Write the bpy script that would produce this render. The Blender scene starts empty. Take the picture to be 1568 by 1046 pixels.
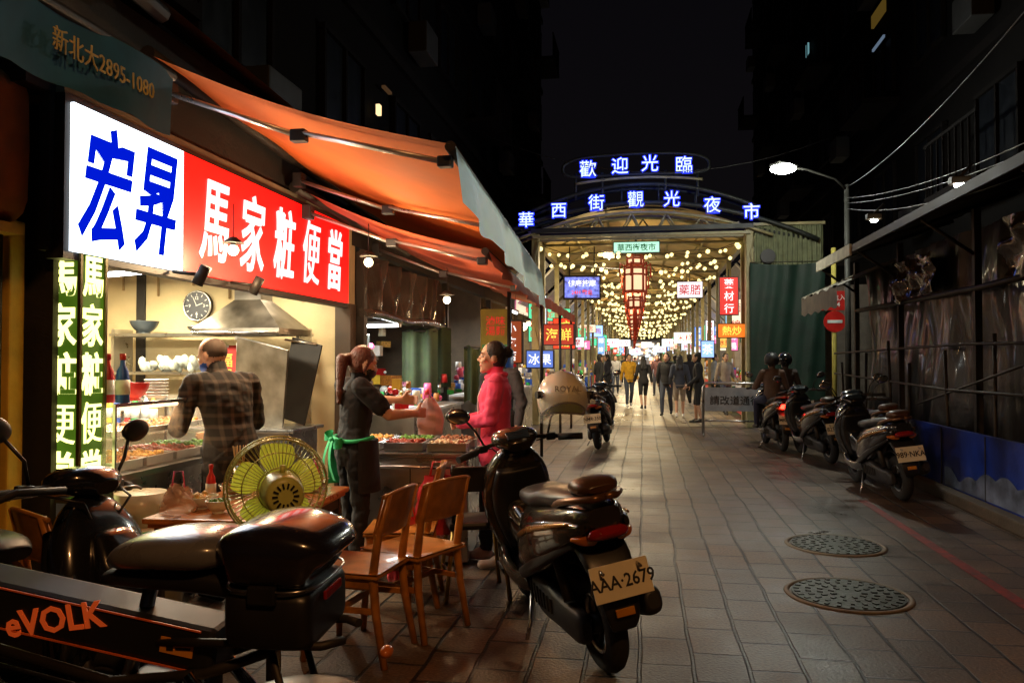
import bpy, bmesh, math, random
import numpy as np
from mathutils import Vector, Matrix, Euler, noise
rad=math.radians
rnd=random.Random(11)
sc=bpy.context.scene
col=sc.collection
sc.view_settings.view_transform='Standard'
try: sc.view_settings.look='None'
except Exception: pass
V=Vector
TS=bpy.data.scenes.new('scratch')
def evalmesh(o):
    TS.collection.objects.link(o); me=None
    try:
        with bpy.context.temp_override(scene=TS,view_layer=TS.view_layers[0]):
            dg=bpy.context.evaluated_depsgraph_get(); me=bpy.data.meshes.new_from_object(o.evaluated_get(dg))
        if len(me.vertices)==0: me=None
    except Exception as ex: print('eval',ex)
    TS.collection.objects.unlink(o)
    return me
def evalmain(o):
    col.objects.link(o); bpy.context.view_layer.update()
    me=bpy.data.meshes.new_from_object(o.evaluated_get(bpy.context.evaluated_depsgraph_get())); col.objects.unlink(o); return me
# ------------------------------------------------------------------ materials
MATS={}
def M(name,c=(.5,.5,.5),r=.5,metal=0,em=None,es=1.,nz=.25,ns=6.,bump=0.,bs=40.,trans=0,alpha=1,coat=0,samp=True,spec=.5):
    if name in MATS: return MATS[name]
    m=bpy.data.materials.new(name); m.use_nodes=True
    nt=m.node_tree; N=nt.nodes; L=nt.links
    b=N['Principled BSDF']
    b.inputs['Base Color'].default_value=(*c,1); b.inputs['Roughness'].default_value=r
    b.inputs['Metallic'].default_value=metal; b.inputs['Alpha'].default_value=alpha
    b.inputs['Specular IOR Level'].default_value=spec
    b.inputs['Transmission Weight'].default_value=trans
    b.inputs['Coat Weight'].default_value=coat; b.inputs['Coat Roughness'].default_value=.08
    tc=N.new('ShaderNodeTexCoord')
    if nz>0:
        n=N.new('ShaderNodeTexNoise'); n.inputs['Scale'].default_value=ns; n.inputs['Detail'].default_value=5
        L.new(tc.outputs['Object'],n.inputs['Vector'])
        mr=N.new('ShaderNodeMapRange'); mr.inputs[1].default_value=.3; mr.inputs[2].default_value=.7
        mr.inputs[3].default_value=1-nz; mr.inputs[4].default_value=1+nz*.6
        L.new(n.outputs['Fac'],mr.inputs[0])
        mx=N.new('ShaderNodeVectorMath'); mx.operation='SCALE'; mx.inputs[0].default_value=c
        L.new(mr.outputs[0],mx.inputs['Scale']); L.new(mx.outputs[0],b.inputs['Base Color'])
        m2=N.new('ShaderNodeMapRange'); m2.inputs[3].default_value=max(.03,r-.12); m2.inputs[4].default_value=min(1,r+.15)
        L.new(n.outputs['Fac'],m2.inputs[0]); L.new(m2.outputs[0],b.inputs['Roughness'])
        if em is not None:
            mx2=N.new('ShaderNodeVectorMath'); mx2.operation='SCALE'; mx2.inputs[0].default_value=em
            L.new(mr.outputs[0],mx2.inputs['Scale']); L.new(mx2.outputs[0],b.inputs['Emission Color'])
    if em is not None:
        b.inputs['Emission Color'].default_value=(*em,1); b.inputs['Emission Strength'].default_value=es
        if not samp:
            try: m.cycles.emission_sampling='NONE'
            except Exception: pass
    if bump>0:
        n=N.new('ShaderNodeTexNoise'); n.inputs['Scale'].default_value=bs; n.inputs['Detail'].default_value=4
        L.new(tc.outputs['Object'],n.inputs['Vector'])
        bp=N.new('ShaderNodeBump'); bp.inputs['Strength'].default_value=bump; bp.inputs['Distance'].default_value=.02
        L.new(n.outputs['Fac'],bp.inputs['Height']); L.new(bp.outputs[0],b.inputs['Normal'])
    MATS[name]=m; return m
def E(name,c,s=1.,samp=True,nz=0,k=.3,spec=.5): return M(name,tuple(q*k for q in c),.5,em=c,es=s,nz=nz,samp=samp,spec=spec)
# ------------------------------------------------------------------ bmesh primitives
_tb={}
def addtmpl(bm,T,m,smooth=False):
    vs=[bm.verts.new(m@p) for p in T[0]]
    for f in T[1]:
        q=bm.faces.new([vs[i] for i in f]); q.smooth=smooth
def tmpl(bm):
    bm.verts.ensure_lookup_table(); bm.verts.index_update()
    return ([v.co.copy() for v in bm.verts],[[v.index for v in f.verts] for f in bm.faces])
def abox(bm,c,s,rot=(0,0,0),bev=0.):
    rm=Matrix.Translation(c)@Euler(rot).to_matrix().to_4x4()
    if bev<=0:
        if 'b' not in _tb:
            t=bmesh.new(); bmesh.ops.create_cube(t,size=1); _tb['b']=tmpl(t); t.free()
        addtmpl(bm,_tb['b'],rm@Matrix.Diagonal((s[0],s[1],s[2],1))); return
    k=(round(s[0],3),round(s[1],3),round(s[2],3),bev)
    if k not in _tb:
        t=bmesh.new(); bmesh.ops.create_cube(t,size=1,matrix=Matrix.Diagonal((s[0],s[1],s[2],1)))
        bmesh.ops.bevel(t,geom=t.edges[:],offset=min(bev,min(s)*.45),segments=2,affect='EDGES',profile=.6); _tb[k]=tmpl(t); t.free()
    addtmpl(bm,_tb[k],rm)
def frame(d):
    d=d.normalized(); a=V((0,0,1)) if abs(d.z)<.9 else V((0,1,0))
    x=d.cross(a).normalized(); y=x.cross(d).normalized()
    return x,y
def atube(bm,pts,r,seg=8,closed=False):
    pts=[V(p) for p in pts]; n=len(pts)
    rs=r if isinstance(r,(list,tuple)) else [r]*n
    rings=[]; px=None
    cs=[(math.cos(2*math.pi*k/seg),math.sin(2*math.pi*k/seg)) for k in range(seg)]
    for i,p in enumerate(pts):
        if closed: d=pts[(i+1)%n]-pts[i-1]
        else: d=pts[min(i+1,n-1)]-pts[max(i-1,0)]
        if d.length<1e-7: d=V((0,0,1))
        d.normalize()
        if px is None: px,_=frame(d)
        px=(px-d*px.dot(d))
        if px.length<1e-4: px,_=frame(d)
        px.normalize(); py=d.cross(px)
        rings.append([bm.verts.new(p+(px*c+py*s)*rs[i]) for c,s in cs])
    m=n if closed else n-1
    for i in range(m):
        a=rings[i]; b=rings[(i+1)%n]
        for k in range(seg):
            f=bm.faces.new((a[k],a[(k+1)%seg],b[(k+1)%seg],b[k])); f.smooth=True
    if not closed:
        bm.faces.new(rings[0][::-1]); bm.faces.new(rings[-1])
def acyl(bm,a,b,r0,r1=None,seg=20):
    atube(bm,[a,b],[r0,r0 if r1 is None else r1],seg)
def asphm(bm,m,seg=16,sv=None):
    k=('s',seg,sv)
    if k not in _tb:
        t=bmesh.new(); bmesh.ops.create_uvsphere(t,u_segments=seg,v_segments=sv or max(6,seg*2//3),radius=1); _tb[k]=tmpl(t); t.free()
    addtmpl(bm,_tb[k],m,True)
def asph(bm,c,r,seg=16,rot=(0,0,0)):
    if not isinstance(r,(tuple,list)): r=(r,r,r)
    asphm(bm,Matrix.Translation(c)@Euler(rot).to_matrix().to_4x4()@Matrix.Diagonal((r[0],r[1],r[2],1)),seg)
def aico(bm,c,r):
    if 'i' not in _tb:
        t=bmesh.new(); bmesh.ops.create_icosphere(t,subdivisions=1,radius=1); _tb['i']=tmpl(t); t.free()
    addtmpl(bm,_tb['i'],Matrix.Translation(c)@Matrix.Scale(r,4),True)
def ator(bm,c,R,r,axis=(1,0,0),seg=32,s2=10,flat=1.):
    ax=V(axis).normalized(); x,y=frame(ax); c=V(c); rings=[]
    for i in range(seg):
        t=2*math.pi*i/seg; d=x*math.cos(t)+y*math.sin(t)
        rings.append([bm.verts.new(c+d*(R+r*math.cos(2*math.pi*k/s2))+ax*r*flat*math.sin(2*math.pi*k/s2)) for k in range(s2)])
    for i in range(seg):
        a=rings[i];b=rings[(i+1)%seg]
        for k in range(s2):
            f=bm.faces.new((a[k],b[k],b[(k+1)%s2],a[(k+1)%s2])); f.smooth=True
def aloft(bm,secs,seg=18,e=.75,sub=4,cap=True):
    S=[np.array(q,float) for q in secs]; out=[]
    for i in range(len(S)-1):
        p0=S[max(i-1,0)];p1=S[i];p2=S[i+1];p3=S[min(i+2,len(S)-1)]
        for k in range(sub):
            t=k/sub
            q=.5*((2*p1)+(-p0+p2)*t+(2*p0-5*p1+4*p2-p3)*t*t+(-p0+3*p1-3*p2+p3)*t**3)
            q[3:]=np.maximum(q[3:],.002); out.append(q)
    out.append(S[-1]); rings=[]
    cc=[]
    for k in range(seg):
        th=2*math.pi*k/seg; cx=math.cos(th); cz=math.sin(th)
        cc.append((math.copysign(abs(cx)**e,cx),math.copysign(abs(cz)**e,cz)))
    for i,q in enumerate(out):
        a=out[max(i-1,0)];b=out[min(i+1,len(out)-1)]
        t=V((0,b[1]-a[1],b[2]-a[2]))
        if t.length<1e-6: t=V((0,1,0))
        t.normalize(); n=V((0,-t.z,t.y)); c=V(q[:3])
        rings.append([bm.verts.new(c+V((q[3]*cx,0,0))+n*(q[4]*cz)) for cx,cz in cc])
    for i in range(len(rings)-1):
        a=rings[i];b=rings[i+1]
        for k in range(seg):
            f=bm.faces.new((a[k],a[(k+1)%seg],b[(k+1)%seg],b[k])); f.smooth=True
    if cap: bm.faces.new(rings[0][::-1]); bm.faces.new(rings[-1])
def apoly(bm,pts):
    bm.faces.new([bm.verts.new(V(p)) for p in pts])
def asheet(bm,fn,nu,nv,smooth=True):
    g=[[bm.verts.new(V(fn(i/nu,j/nv))) for j in range(nv+1)] for i in range(nu+1)]
    for i in range(nu):
        for j in range(nv):
            f=bm.faces.new((g[i][j],g[i+1][j],g[i+1][j+1],g[i][j+1])); f.smooth=smooth
_tx={}
def textmesh(t,size,ext,off,sx,shear):
    k=(t,size,ext,off,sx,shear)
    if k in _tx: return _tx[k].copy()
    cu=bpy.data.curves.new('t','FONT'); cu.body=t; cu.size=size; cu.extrude=ext; cu.offset=off
    cu.align_x='CENTER'; cu.align_y='CENTER'; cu.shear=shear; cu.resolution_u=2
    o=bpy.data.objects.new('t',cu)
    me=evalmesh(o) or evalmain(o)
    bpy.data.objects.remove(o)
    if len(me.vertices):
        cs=[v.co for v in me.vertices]; mx=(max(c.x for c in cs)+min(c.x for c in cs))/2; my=(max(c.y for c in cs)+min(c.y for c in cs))/2
        me.transform(Matrix.Diagonal((sx,1,1,1))@Matrix.Translation((-mx,-my,0)))
    me.materials.clear(); me.materials.append(None); _tx[k]=me; return me.copy()
class G:
    def __init__(s,name,loc=(0,0,0),rz=0,rx=0,ry=0,sc_=1):
        s.e=bpy.data.objects.new(name,None); s.e.empty_display_size=.1; col.objects.link(s.e)
        s.e.location=loc; s.e.rotation_euler=(rad(rx),rad(ry),rad(rz)); s.e.scale=(sc_,)*3; s.p={}
    def b(s,n,mat):
        k=(n,mat.name)
        if k not in s.p: s.p[k]=(bmesh.new(),mat)
        return s.p[k][0]
    def box(s,n,mat,c,sz,rot=(0,0,0),bev=0.): abox(s.b(n,mat),c,sz,rot,bev); return s
    def tube(s,n,mat,pts,r,seg=8,closed=False): atube(s.b(n,mat),pts,r,seg,closed); return s
    def cyl(s,n,mat,a,b,r0,r1=None,seg=20): acyl(s.b(n,mat),a,b,r0,r1,seg); return s
    def sph(s,n,mat,c,r,seg=16,rot=(0,0,0)): asph(s.b(n,mat),c,r,seg,rot); return s
    def tor(s,n,mat,*a,**k): ator(s.b(n,mat),*a,**k); return s
    def loft(s,n,mat,secs,**k): aloft(s.b(n,mat),secs,**k); return s
    def poly(s,n,mat,pts): apoly(s.b(n,mat),pts); return s
    def sheet(s,n,mat,fn,nu,nv): asheet(s.b(n,mat),fn,nu,nv); return s
    def text(s,n,mat,t,loc,rot,size,ext=.003,off=0.,sx=1.,shear=0):
        me=textmesh(t,size,ext,off,sx,shear); me.materials[0]=mat
        ob=bpy.data.objects.new(n,me); col.objects.link(ob); ob.parent=s.e; ob.location=loc
        ob.rotation_euler=tuple(rad(a) for a in rot); return ob
    def light(s,kind,loc,w,c=(1,.9,.75),size=.1,rot=(0,0,0),sy=None):
        l=bpy.data.lights.new('lamp',kind); l.energy=w; l.color=c
        if kind=='AREA':
            l.size=size
            if sy: l.shape='RECTANGLE'; l.size_y=sy
        else: l.shadow_soft_size=size
        o=bpy.data.objects.new('light_source',l); col.objects.link(o); o.parent=s.e; o.location=loc
        o.rotation_euler=tuple(rad(a) for a in rot)
    def done(s):
        for (n,_),(bm,mat) in s.p.items():
            bmesh.ops.recalc_face_normals(bm,faces=bm.faces)
            me=bpy.data.meshes.new(n); bm.to_mesh(me); bm.free(); me.materials.append(mat)
            o=bpy.data.objects.new(n,me); col.objects.link(o); o.parent=s.e
        s.p={}; return s
# ------------------------------------------------------------------ palette
steel=M('stainless',(.5,.5,.5),.28,1,nz=.2); chrome=M('chrome',(.7,.7,.72),.12,1,nz=.1)
black=M('black_plastic',(.012,.012,.013),.38); rubber=M('rubber',(.015,.015,.015),.8,bump=.2)
dark=M('dark_paint',(.02,.02,.022),.5); iron=M('dark_iron',(.04,.035,.03),.55,.6)
white=M('white_paint',(.75,.75,.73),.4)
wood=M('varnished_wood',(.5,.17,.03),.28,nz=.4,ns=9,coat=.4); chairw=M('chair_wood',(.45,.17,.025),.33,nz=.4,ns=12,coat=.3)
redp=M('red_plastic',(.6,.02,.02),.35); greenp=M('green_plastic',(.03,.35,.08),.4); bluep=M('blue_plastic',(.02,.1,.5),.4)
pinkp=M('pink_plastic',(.8,.12,.3),.4); yellowp=M('yellow_plastic',(.7,.5,.05),.4)
glass=M('glass',(.9,.95,.95),.04,alpha=.12,nz=0)
skin=M('skin',(.56,.32,.21),.5,nz=.1,ns=20,bump=.05); hairm=M('hair',(.012,.009,.008),.45,bump=.5,bs=90)
def plaid(name,base,line):
    m=M(name,base,.85,nz=0); nt=m.node_tree;N=nt.nodes;L=nt.links;b=N['Principled BSDF']
    tc=N.new('ShaderNodeTexCoord'); facs=[]
    for d in ('X','Z'):
        w=N.new('ShaderNodeTexWave'); w.bands_direction=d; w.inputs['Scale'].default_value=4.6; w.inputs['Distortion'].default_value=.6; w.inputs['Detail'].default_value=1
        L.new(tc.outputs['Object'],w.inputs['Vector']); cr=N.new('ShaderNodeValToRGB'); cr.color_ramp.elements[0].position=.62; cr.color_ramp.elements[1].position=.9
        L.new(w.outputs['Fac'],cr.inputs[0]); facs.append(cr)
    ad=N.new('ShaderNodeMath'); ad.operation='ADD'; L.new(facs[0].outputs[0],ad.inputs[0]); L.new(facs[1].outputs[0],ad.inputs[1])
    mu=N.new('ShaderNodeMath'); mu.operation='MULTIPLY'; mu.inputs[1].default_value=.5; L.new(ad.outputs[0],mu.inputs[0])
    mx=N.new('ShaderNodeMix'); mx.data_type='RGBA'; mx.inputs[6].default_value=(*base,1); mx.inputs[7].default_value=(*line,1)
    L.new(mu.outputs[0],mx.inputs[0]); L.new(mx.outputs[2],b.inputs['Base Color']); return m
def cloth(n,c): return M('cloth_'+n,c,.85,nz=.2,ns=10,bump=.35,bs=14)
p_bronze=M('paint_bronze',(.03,.024,.017),.22,.3,nz=.2,coat=1.); p_black=M('paint_black',(.01,.01,.012),.2,nz=.2,coat=1.); p_grey=M('paint_grey',(.035,.035,.04),.25,.3,coat=1.)
# ------------------------------------------------------------------ people
def person(name,loc,rz,cols,P=None,s=1.,vox=.009,hair='short',mask=False,hy=0,hp=0,curl=.5,short=False,hem=.84,shorts=False,bulk=1.,floor=0.,fem=False,extra=None):
    J=dict(pelvis=(0,0,.90),chest=(0,.01,1.2),neck=(0,-.01,1.42),head=(0,.03,1.535),
      sR=(.165,-.005,1.355),eR=(.225,-.03,1.09),wR=(.235,.06,.86),sL=(-.165,-.005,1.355),eL=(-.225,-.03,1.09),wL=(-.235,.06,.86),
      hR=(.085,0,.88),kR=(.095,.03,.48),aR=(.1,-.02,.085),tR=(.12,.13,.03),hL=(-.085,0,.88),kL=(-.095,.03,.48),aL=(-.1,-.02,.085),tL=(-.12,.13,.03))
    if P: J.update(P)
    J={k:V(v) for k,v in J.items()}
    caps=[]; ells=[]
    def C(a,b,ra,rb,l): caps.append((V(a),V(b),ra,rb,l))
    def El(c,r,m,l): ells.append((V(c),r,m,l))
    sw=.013*bulk
    right=(J['sR']-J['sL']).normalized()
    rings=[]
    fw=.93 if fem else 1.
    for h,hw,hd in ((.80,.14,.10),(.86,.165,.12),(.93,.165,.115),(1.06,.135*fw,.105),(1.16,.145*fw,.112),(1.25,.16*fw,.118),(1.33,.168*fw,.105),(1.385,.125*fw,.08),(1.42,.062,.058)):
        t=(h-.9)/(1.42-.9); a,b,c=J['pelvis'],J['chest'],J['neck']
        tm=.577
        if t<0: p=a+V((0,0,h-.9))
        elif t<tm: p=a.lerp(b,t/tm)
        else: p=b.lerp(c,(t-tm)/(1-tm))
        rings.append((p,hw*bulk,hd*bulk,'top' if h>=hem else 'bottom'))
    for i in range(len(rings)-1):
        r0,r1=rings[i],rings[i+1]; caps.append((r0[0],r1[0],(r0[1]+r0[2])/2,(r1[1]+r1[2])/2,r0[3],'v'))
    for q in 'RL':
        S_,El_,W=J['s'+q],J['e'+q],J['w'+q]
        C(S_+(J['neck']-S_)*.4,S_,.052,.055+sw*.5,'top')
        if short:
            mid=S_.lerp(El_,.72); C(S_,mid,.056+sw,.052+sw,'top'); C(mid,El_,.042,.04,'skin'); C(El_,W,.04,.027,'skin')
        else: C(S_,El_,.052+sw,.045+sw,'top'); C(El_,El_.lerp(W,.95),.045+sw,.034+sw*.7,'top'); C(El_.lerp(W,.9),W,.028,.027,'skin')
        H,K,A,T=J['h'+q],J['k'+q],J['a'+q],J['t'+q]
        C(H,K,.09*bulk,.063,'bottom')
        if shorts: C(K,A,.052,.034,'skin')
        else: C(K,A+V((0,0,.03)),.064,.05,'bottom')
        C(A+V((0,0,.02)),A,.034,.036,'shoe')
        d=(T-A); d.z=0
        if d.length>.01: d.normalize()
        heel=A-d*.035; heel.z=A.z-.045; C(heel,V((T.x,T.y,A.z-.05)),.037,.033,'shoe'); C(A,A+d*.07+V((0,0,-.03)),.036,.036,'shoe')
        d=(W-El_).normalized()
        sd=1 if q=='R' else -1
        n=V((-sd*1.,.0,.0)); n=(n-d*n.dot(d)); n=n.normalized() if n.length>.2 else V((0,0,-1))
        wv=d.cross(n).normalized()
        if wv.y<0 and abs(d.z)>.5: wv=-wv
        if abs(d.z)<=.5 and wv.z<0: wv=-wv
        for i,(o,L) in enumerate(((-.028,.062),(-.010,.076),(.009,.082),(.027,.074))):
            k=W+d*.085+wv*o; C(W+wv*o*.5,k,.017,.0125,'skin')
            dd=d.copy(); p=k
            for j,f in enumerate((.45,.32,.23)):
                dd=(dd*math.cos(curl*.8)+n*math.sin(curl*.8)).normalized()
                q2=p+dd*L*f; C(p,q2,.0098-.0008*j,.0092-.0008*j,'skin'); p=q2
        tb=W+d*.025+wv*.026; t1=tb+(d*.55+wv*.75+n*.3).normalized()*.042; t2=t1+(d*.9+wv*.35+n*.3).normalized()*.032
        C(tb,t1,.016,.012,'skin'); C(t1,t2,.0115,.009,'skin')
    Hh=J['head']; R3=Euler((rad(hp),0,rad(hy))).to_matrix(); hr,hf,hu=R3.col[0],R3.col[1],R3.col[2]
    C(J['neck']-V((0,0,.02)),Hh-hu*.05-hf*.02,.056,.05,'skin')
    hl=lambda a,b,c:Hh+hr*a+hf*b+hu*c
    El(hl(0,-.005,.025),(.074,.094,.1),R3,'skin'); El(hl(0,.022,-.05),(.056,.066,.062),R3,'skin'); C(hl(0,.065,-.098),hl(0,.06,-.09),.02,.024,'skin')
    C(hl(0,.084,.02),hl(0,.103,-.02),.008,.012,'skin'); C(hl(-.012,.092,-.026),hl(.012,.092,-.026),.009,.009,'skin')
    C(hl(-.035,.079,.03),hl(.035,.079,.03),.011,.011,'skin'); C(hl(-.045,.06,-.015),hl(-.03,.075,-.03),.02,.015,'skin');C(hl(.045,.06,-.015),hl(.03,.075,-.03),.02,.015,'skin')
    C(hl(-.02,.083,-.058),hl(.02,.083,-.058),.0075,.0075,'lip')
    for a in (-1,1): El(hl(.076*a,-.005,-.002),(.011,.02,.032),R3,'skin')
    if mask: El(hl(0,.045,-.05),(.063,.062,.05),R3,'mask')
    if hair=='bald': El(hl(0,-.02,.03),(.077,.088,.085),R3,'hair')
    else: El(hl(0,-.017,.04),(.084,.093,.098),R3,'hair'); El(hl(0,-.04,-.01),(.077,.065,.08),R3,'hair')
    if hair in('long','pony'):
        C(hl(-.07,.01,.03),hl(-.078,-.005,-.05),.018,.012,'hair');C(hl(.07,.01,.03),hl(.078,-.005,-.05),.018,.012,'hair')
    if hair=='long':
        for a in (-.05,-.02,.02,.05): C(hl(a,-.07,0),J['neck']+V((a*1.5,-.11,-.14)),.04,.022,'hair')
    if hair=='pony':
        p=hl(0,-.11,.03); q=hl(.01,-.16,-.0); z_=J['neck']+V((.02,-.15,-.16)); C(p,q,.03,.042,'hair'); C(q,z_,.045,.016,'hair')
    if hair=='bun': El(hl(0,-.11,.06),(.045,.045,.045),R3,'hair')
    if extra: extra(C,El,J)
    bm=bmesh.new()
    for q in ells: asphm(bm,Matrix.Translation(q[0])@q[2].to_4x4()@Matrix.Diagonal((*q[1],1)),20,14)
    sg=14 if vox<.012 else 8
    for q in caps:
        if len(q)>5: continue
        a,b,ra,rb=q[:4]; d=b-a; L=d.length
        if L<1e-4: d=V((0,0,1)); L=.001
        dn=d.normalized(); pts=[];rs=[]
        for k in range(5): t=math.pi/2*k/4; pts.append(a-dn*ra*math.cos(t)); rs.append(max(ra*math.sin(t),.0008))
        for k in range(5): t=math.pi/2*k/4; pts.append(b+dn*rb*math.sin(t)); rs.append(max(rb*math.cos(t),.0008))
        atube(bm,pts,rs,sg)
    rv=[]
    for i,(p,hw,hd,_) in enumerate(rings):
        a=rings[max(i-1,0)][0]; b=rings[min(i+1,len(rings)-1)][0]; up=(b-a).normalized()
        f=up.cross(right).normalized(); r2=f.cross(up).normalized()
        rv.append([bm.verts.new(p+r2*hw*math.cos(2*math.pi*k/20)+f*hd*math.sin(2*math.pi*k/20)) for k in range(20)])
    for i in range(len(rv)-1):
        for k in range(20): bm.faces.new((rv[i][k],rv[i][(k+1)%20],rv[i+1][(k+1)%20],rv[i+1][k]))
    bm.faces.new(rv[0][::-1]); bm.faces.new(rv[-1]); bmesh.ops.recalc_face_normals(bm,faces=bm.faces)
    me=bpy.data.meshes.new('b'); bm.to_mesh(me); bm.free(); o=bpy.data.objects.new('b',me)
    md=o.modifiers.new('r','REMESH'); md.mode='VOXEL'; md.voxel_size=vox; md.use_smooth_shade=True
    ms=o.modifiers.new('s','SMOOTH'); ms.factor=.5; ms.iterations=2 if vox<.012 else 1
    m2=evalmesh(o) or evalmain(o); bpy.data.objects.remove(o)
    names=['skin','top','bottom','shoe','hair','mask','lip']; mm=[skin,cols.get('top'),cols.get('bottom'),cols.get('shoe',white),cols.get('hair',hairm),cols.get('mask',bluep),M('lips',(.45,.13,.1),.4)]
    m2.materials.clear()
    for q in mm: m2.materials.append(q or dark)
    nf=len(m2.polygons); ce=np.zeros(nf*3); m2.polygons.foreach_get('center',ce); ce=ce.reshape(-1,3); best=np.full(nf,1e9); lab=np.zeros(nf,int)
    for q in caps:
        a=np.array(q[0]);b=np.array(q[1]);ab=b-a;L2=max(ab@ab,1e-9); t=np.clip(((ce-a)@ab)/L2,0,1)
        d=np.linalg.norm(ce-a-t[:,None]*ab,axis=1)-(q[2]+(q[3]-q[2])*t)
        k=d<best; best[k]=d[k]; lab[k]=names.index(q[4])
    for q in ells:
        Mi=np.array(q[2].transposed()); d=(np.linalg.norm(((ce-np.array(q[0]))@Mi.T)/np.array(q[1]),axis=1)-1)*min(q[1])
        k=d<best; best[k]=d[k]; lab[k]=names.index(q[3])
    m2.polygons.foreach_set('material_index',lab.astype(np.int32)); m2.polygons.foreach_set('use_smooth',np.ones(nf,bool))
    if vox<.012:
        for v in m2.vertices:
            if .12<v.co.z<J['neck'].z-.05 and abs(v.co.x)<.3:
                v.co+=v.normal*(.012*noise.noise(V((v.co.x*7,v.co.y*7,v.co.z*17+v.co.x*6)))+.005*noise.noise(v.co*30))*(1 if min(abs(v.co.x-J['wR'].x)+abs(v.co.z-J['wR'].z),abs(v.co.x-J['wL'].x)+abs(v.co.z-J['wL'].z))>.16 else 0)
    g=G(name,(loc[0],loc[1],floor),rz,0,0,s); ob=bpy.data.objects.new('body',m2); col.objects.link(ob); ob.parent=g.e
    if vox<.012:
        for a in (-1,1):
            g.sph('eyes',M('eye_white',(.7,.68,.65),.2),hl(.031*a,.0815,.008),(.013,.009,.008),12); g.sph('irises',M('iris',(.02,.01,.008),.15),hl(.031*a,.0885,.008),(.006,.004,.006),10)
            g.tube('eyebrows',hairm,[hl(.016*a,.092,.03),hl(.032*a,.091,.036),hl(.048*a,.082,.03)],.0035,6)
    return g
plaidm=plaid('cloth_plaid',(.012,.01,.009),(.085,.065,.05)); blk=cloth('black',(.011,.011,.013)); pink=cloth('pink',(.85,.07,.18)); nvy=cloth('navy',(.02,.025,.06))
person('man_in_plaid_shirt',(-2.58,4.72),58,dict(top=plaidm,bottom=cloth('trouser',(.03,.03,.035)),shoe=black,hair=M('stubble',(.07,.045,.03),.7)),
  dict(chest=(0,.07,1.18),neck=(0,.15,1.38),head=(-.01,.23,1.485),sR=(.19,.13,1.32),sL=(-.19,.13,1.32),eR=(.27,.18,1.06),wR=(.14,.42,.98),eL=(-.28,.14,1.05),wL=(-.16,.38,1.02)),
  s=1.02,vox=.008,hair='bald',mask=True,hy=22,hp=-20,bulk=1.13,hem=.82,curl=.7).done()
g=person('woman_in_green_apron',(-1.98,5.25),-48,dict(top=blk,bottom=blk,shoe=black,mask=black,hair=M('hair_auburn',(.09,.022,.01),.42,bump=.6,bs=80)),
  dict(chest=(0,.03,1.19),neck=(0,.04,1.40),head=(0,.08,1.51),eR=(.27,.16,1.16),wR=(.2,.40,1.16),eL=(-.26,.2,1.24),wL=(-.12,.43,1.24)),s=.97,vox=.008,hair='pony',mask=True,hp=-12,hy=-5,short=True,hem=.88,fem=True,curl=.8)
gr=M('apron_green',(.02,.42,.16),.7,bump=.2)
g.tube('apron_waistband',gr,[(.172*math.cos(t),.01+.13*math.sin(t),.985+.01*math.sin(2*t)) for t in [i*math.pi/12 for i in range(24)]],.014,8,True)
for a in (-1,1):
    g.sheet('apron_bow',gr,lambda u,v,a=a:(a*(.02+.1*math.sin(math.pi*u)),-.15-.03*math.sin(2*math.pi*u)+.01,.985-.02*a+.05*(u-.5)+.035*(v-.5)*math.sin(math.pi*u)*2),10,3)
    g.sheet('apron_tails',gr,lambda u,v,a=a:(a*.02+a*.07*u+.045*(v-.5),-.16-.03*math.sin(3*u),.98-.27*u),10,2)
g.sph('apron_knot',gr,(0,-.155,.985),(.022,.016,.02)); g.sheet('apron_skirt',blk,lambda u,v:((.185+.02*v)*math.cos(math.pi*(u*1.2-.1)),.02+(.16+.02*v)*math.sin(math.pi*(u*1.2-.1)),.98-.36*v),24,5)
g.sheet('apron_hem_edge',gr,lambda u,v:(-.19+.0*v+.006*math.sin(9*v),-.02-.09*u,.97-.32*v),3,8)
g.done()
def pinkx(C,El,J):
    C(V((-.06,0,.87)),V((.06,0,.87)),.125,.125,'top'); C(V((-.05,.01,.82)),V((.05,.01,.82)),.128,.128,'top')
g=person('woman_in_pink_jacket',(-1.07,5.78),98,dict(top=pink,bottom=M('cloth_trousers_black',(.01,.01,.012),.7,bump=.3,bs=15),shoe=M('shoe_beige',(.55,.42,.33),.6)),
  dict(eR=(.25,.0,1.1),wR=(.06,.26,1.06),eL=(-.24,.03,1.1),wL=(-.05,.27,1.05),kL=(-.1,.02,.47),aL=(-.12,-.06,.085),tL=(-.15,.1,.03),aR=(.11,.08,.085),tR=(.13,.24,.03),kR=(.1,.08,.48)),
  s=.98,vox=.008,hair='bun',hy=10,hp=6,hem=.78,bulk=1.05,fem=True,curl=.9,extra=pinkx)
g.tube('jacket_zip',white,[(0,.138,.86),(0,.138,1.1),(0,.138,1.25),(0,.09,1.37)],.004,6)
g.tor('jacket_collar',pink,(0,.0,1.405),.07,.022,(0,.15,1),seg=28,s2=8); g.tube('backpack_strap',black,[(.1,.1,1.05),(.12,.125,1.25),(.11,.05,1.4),(.1,-.08,1.38)],.012); g.done()
person('standing_customer',(-1.42,7.9),160,dict(top=cloth('slate',(.05,.05,.06)),bottom=blk),s=.99,vox=.011,hair='short').done()
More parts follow.
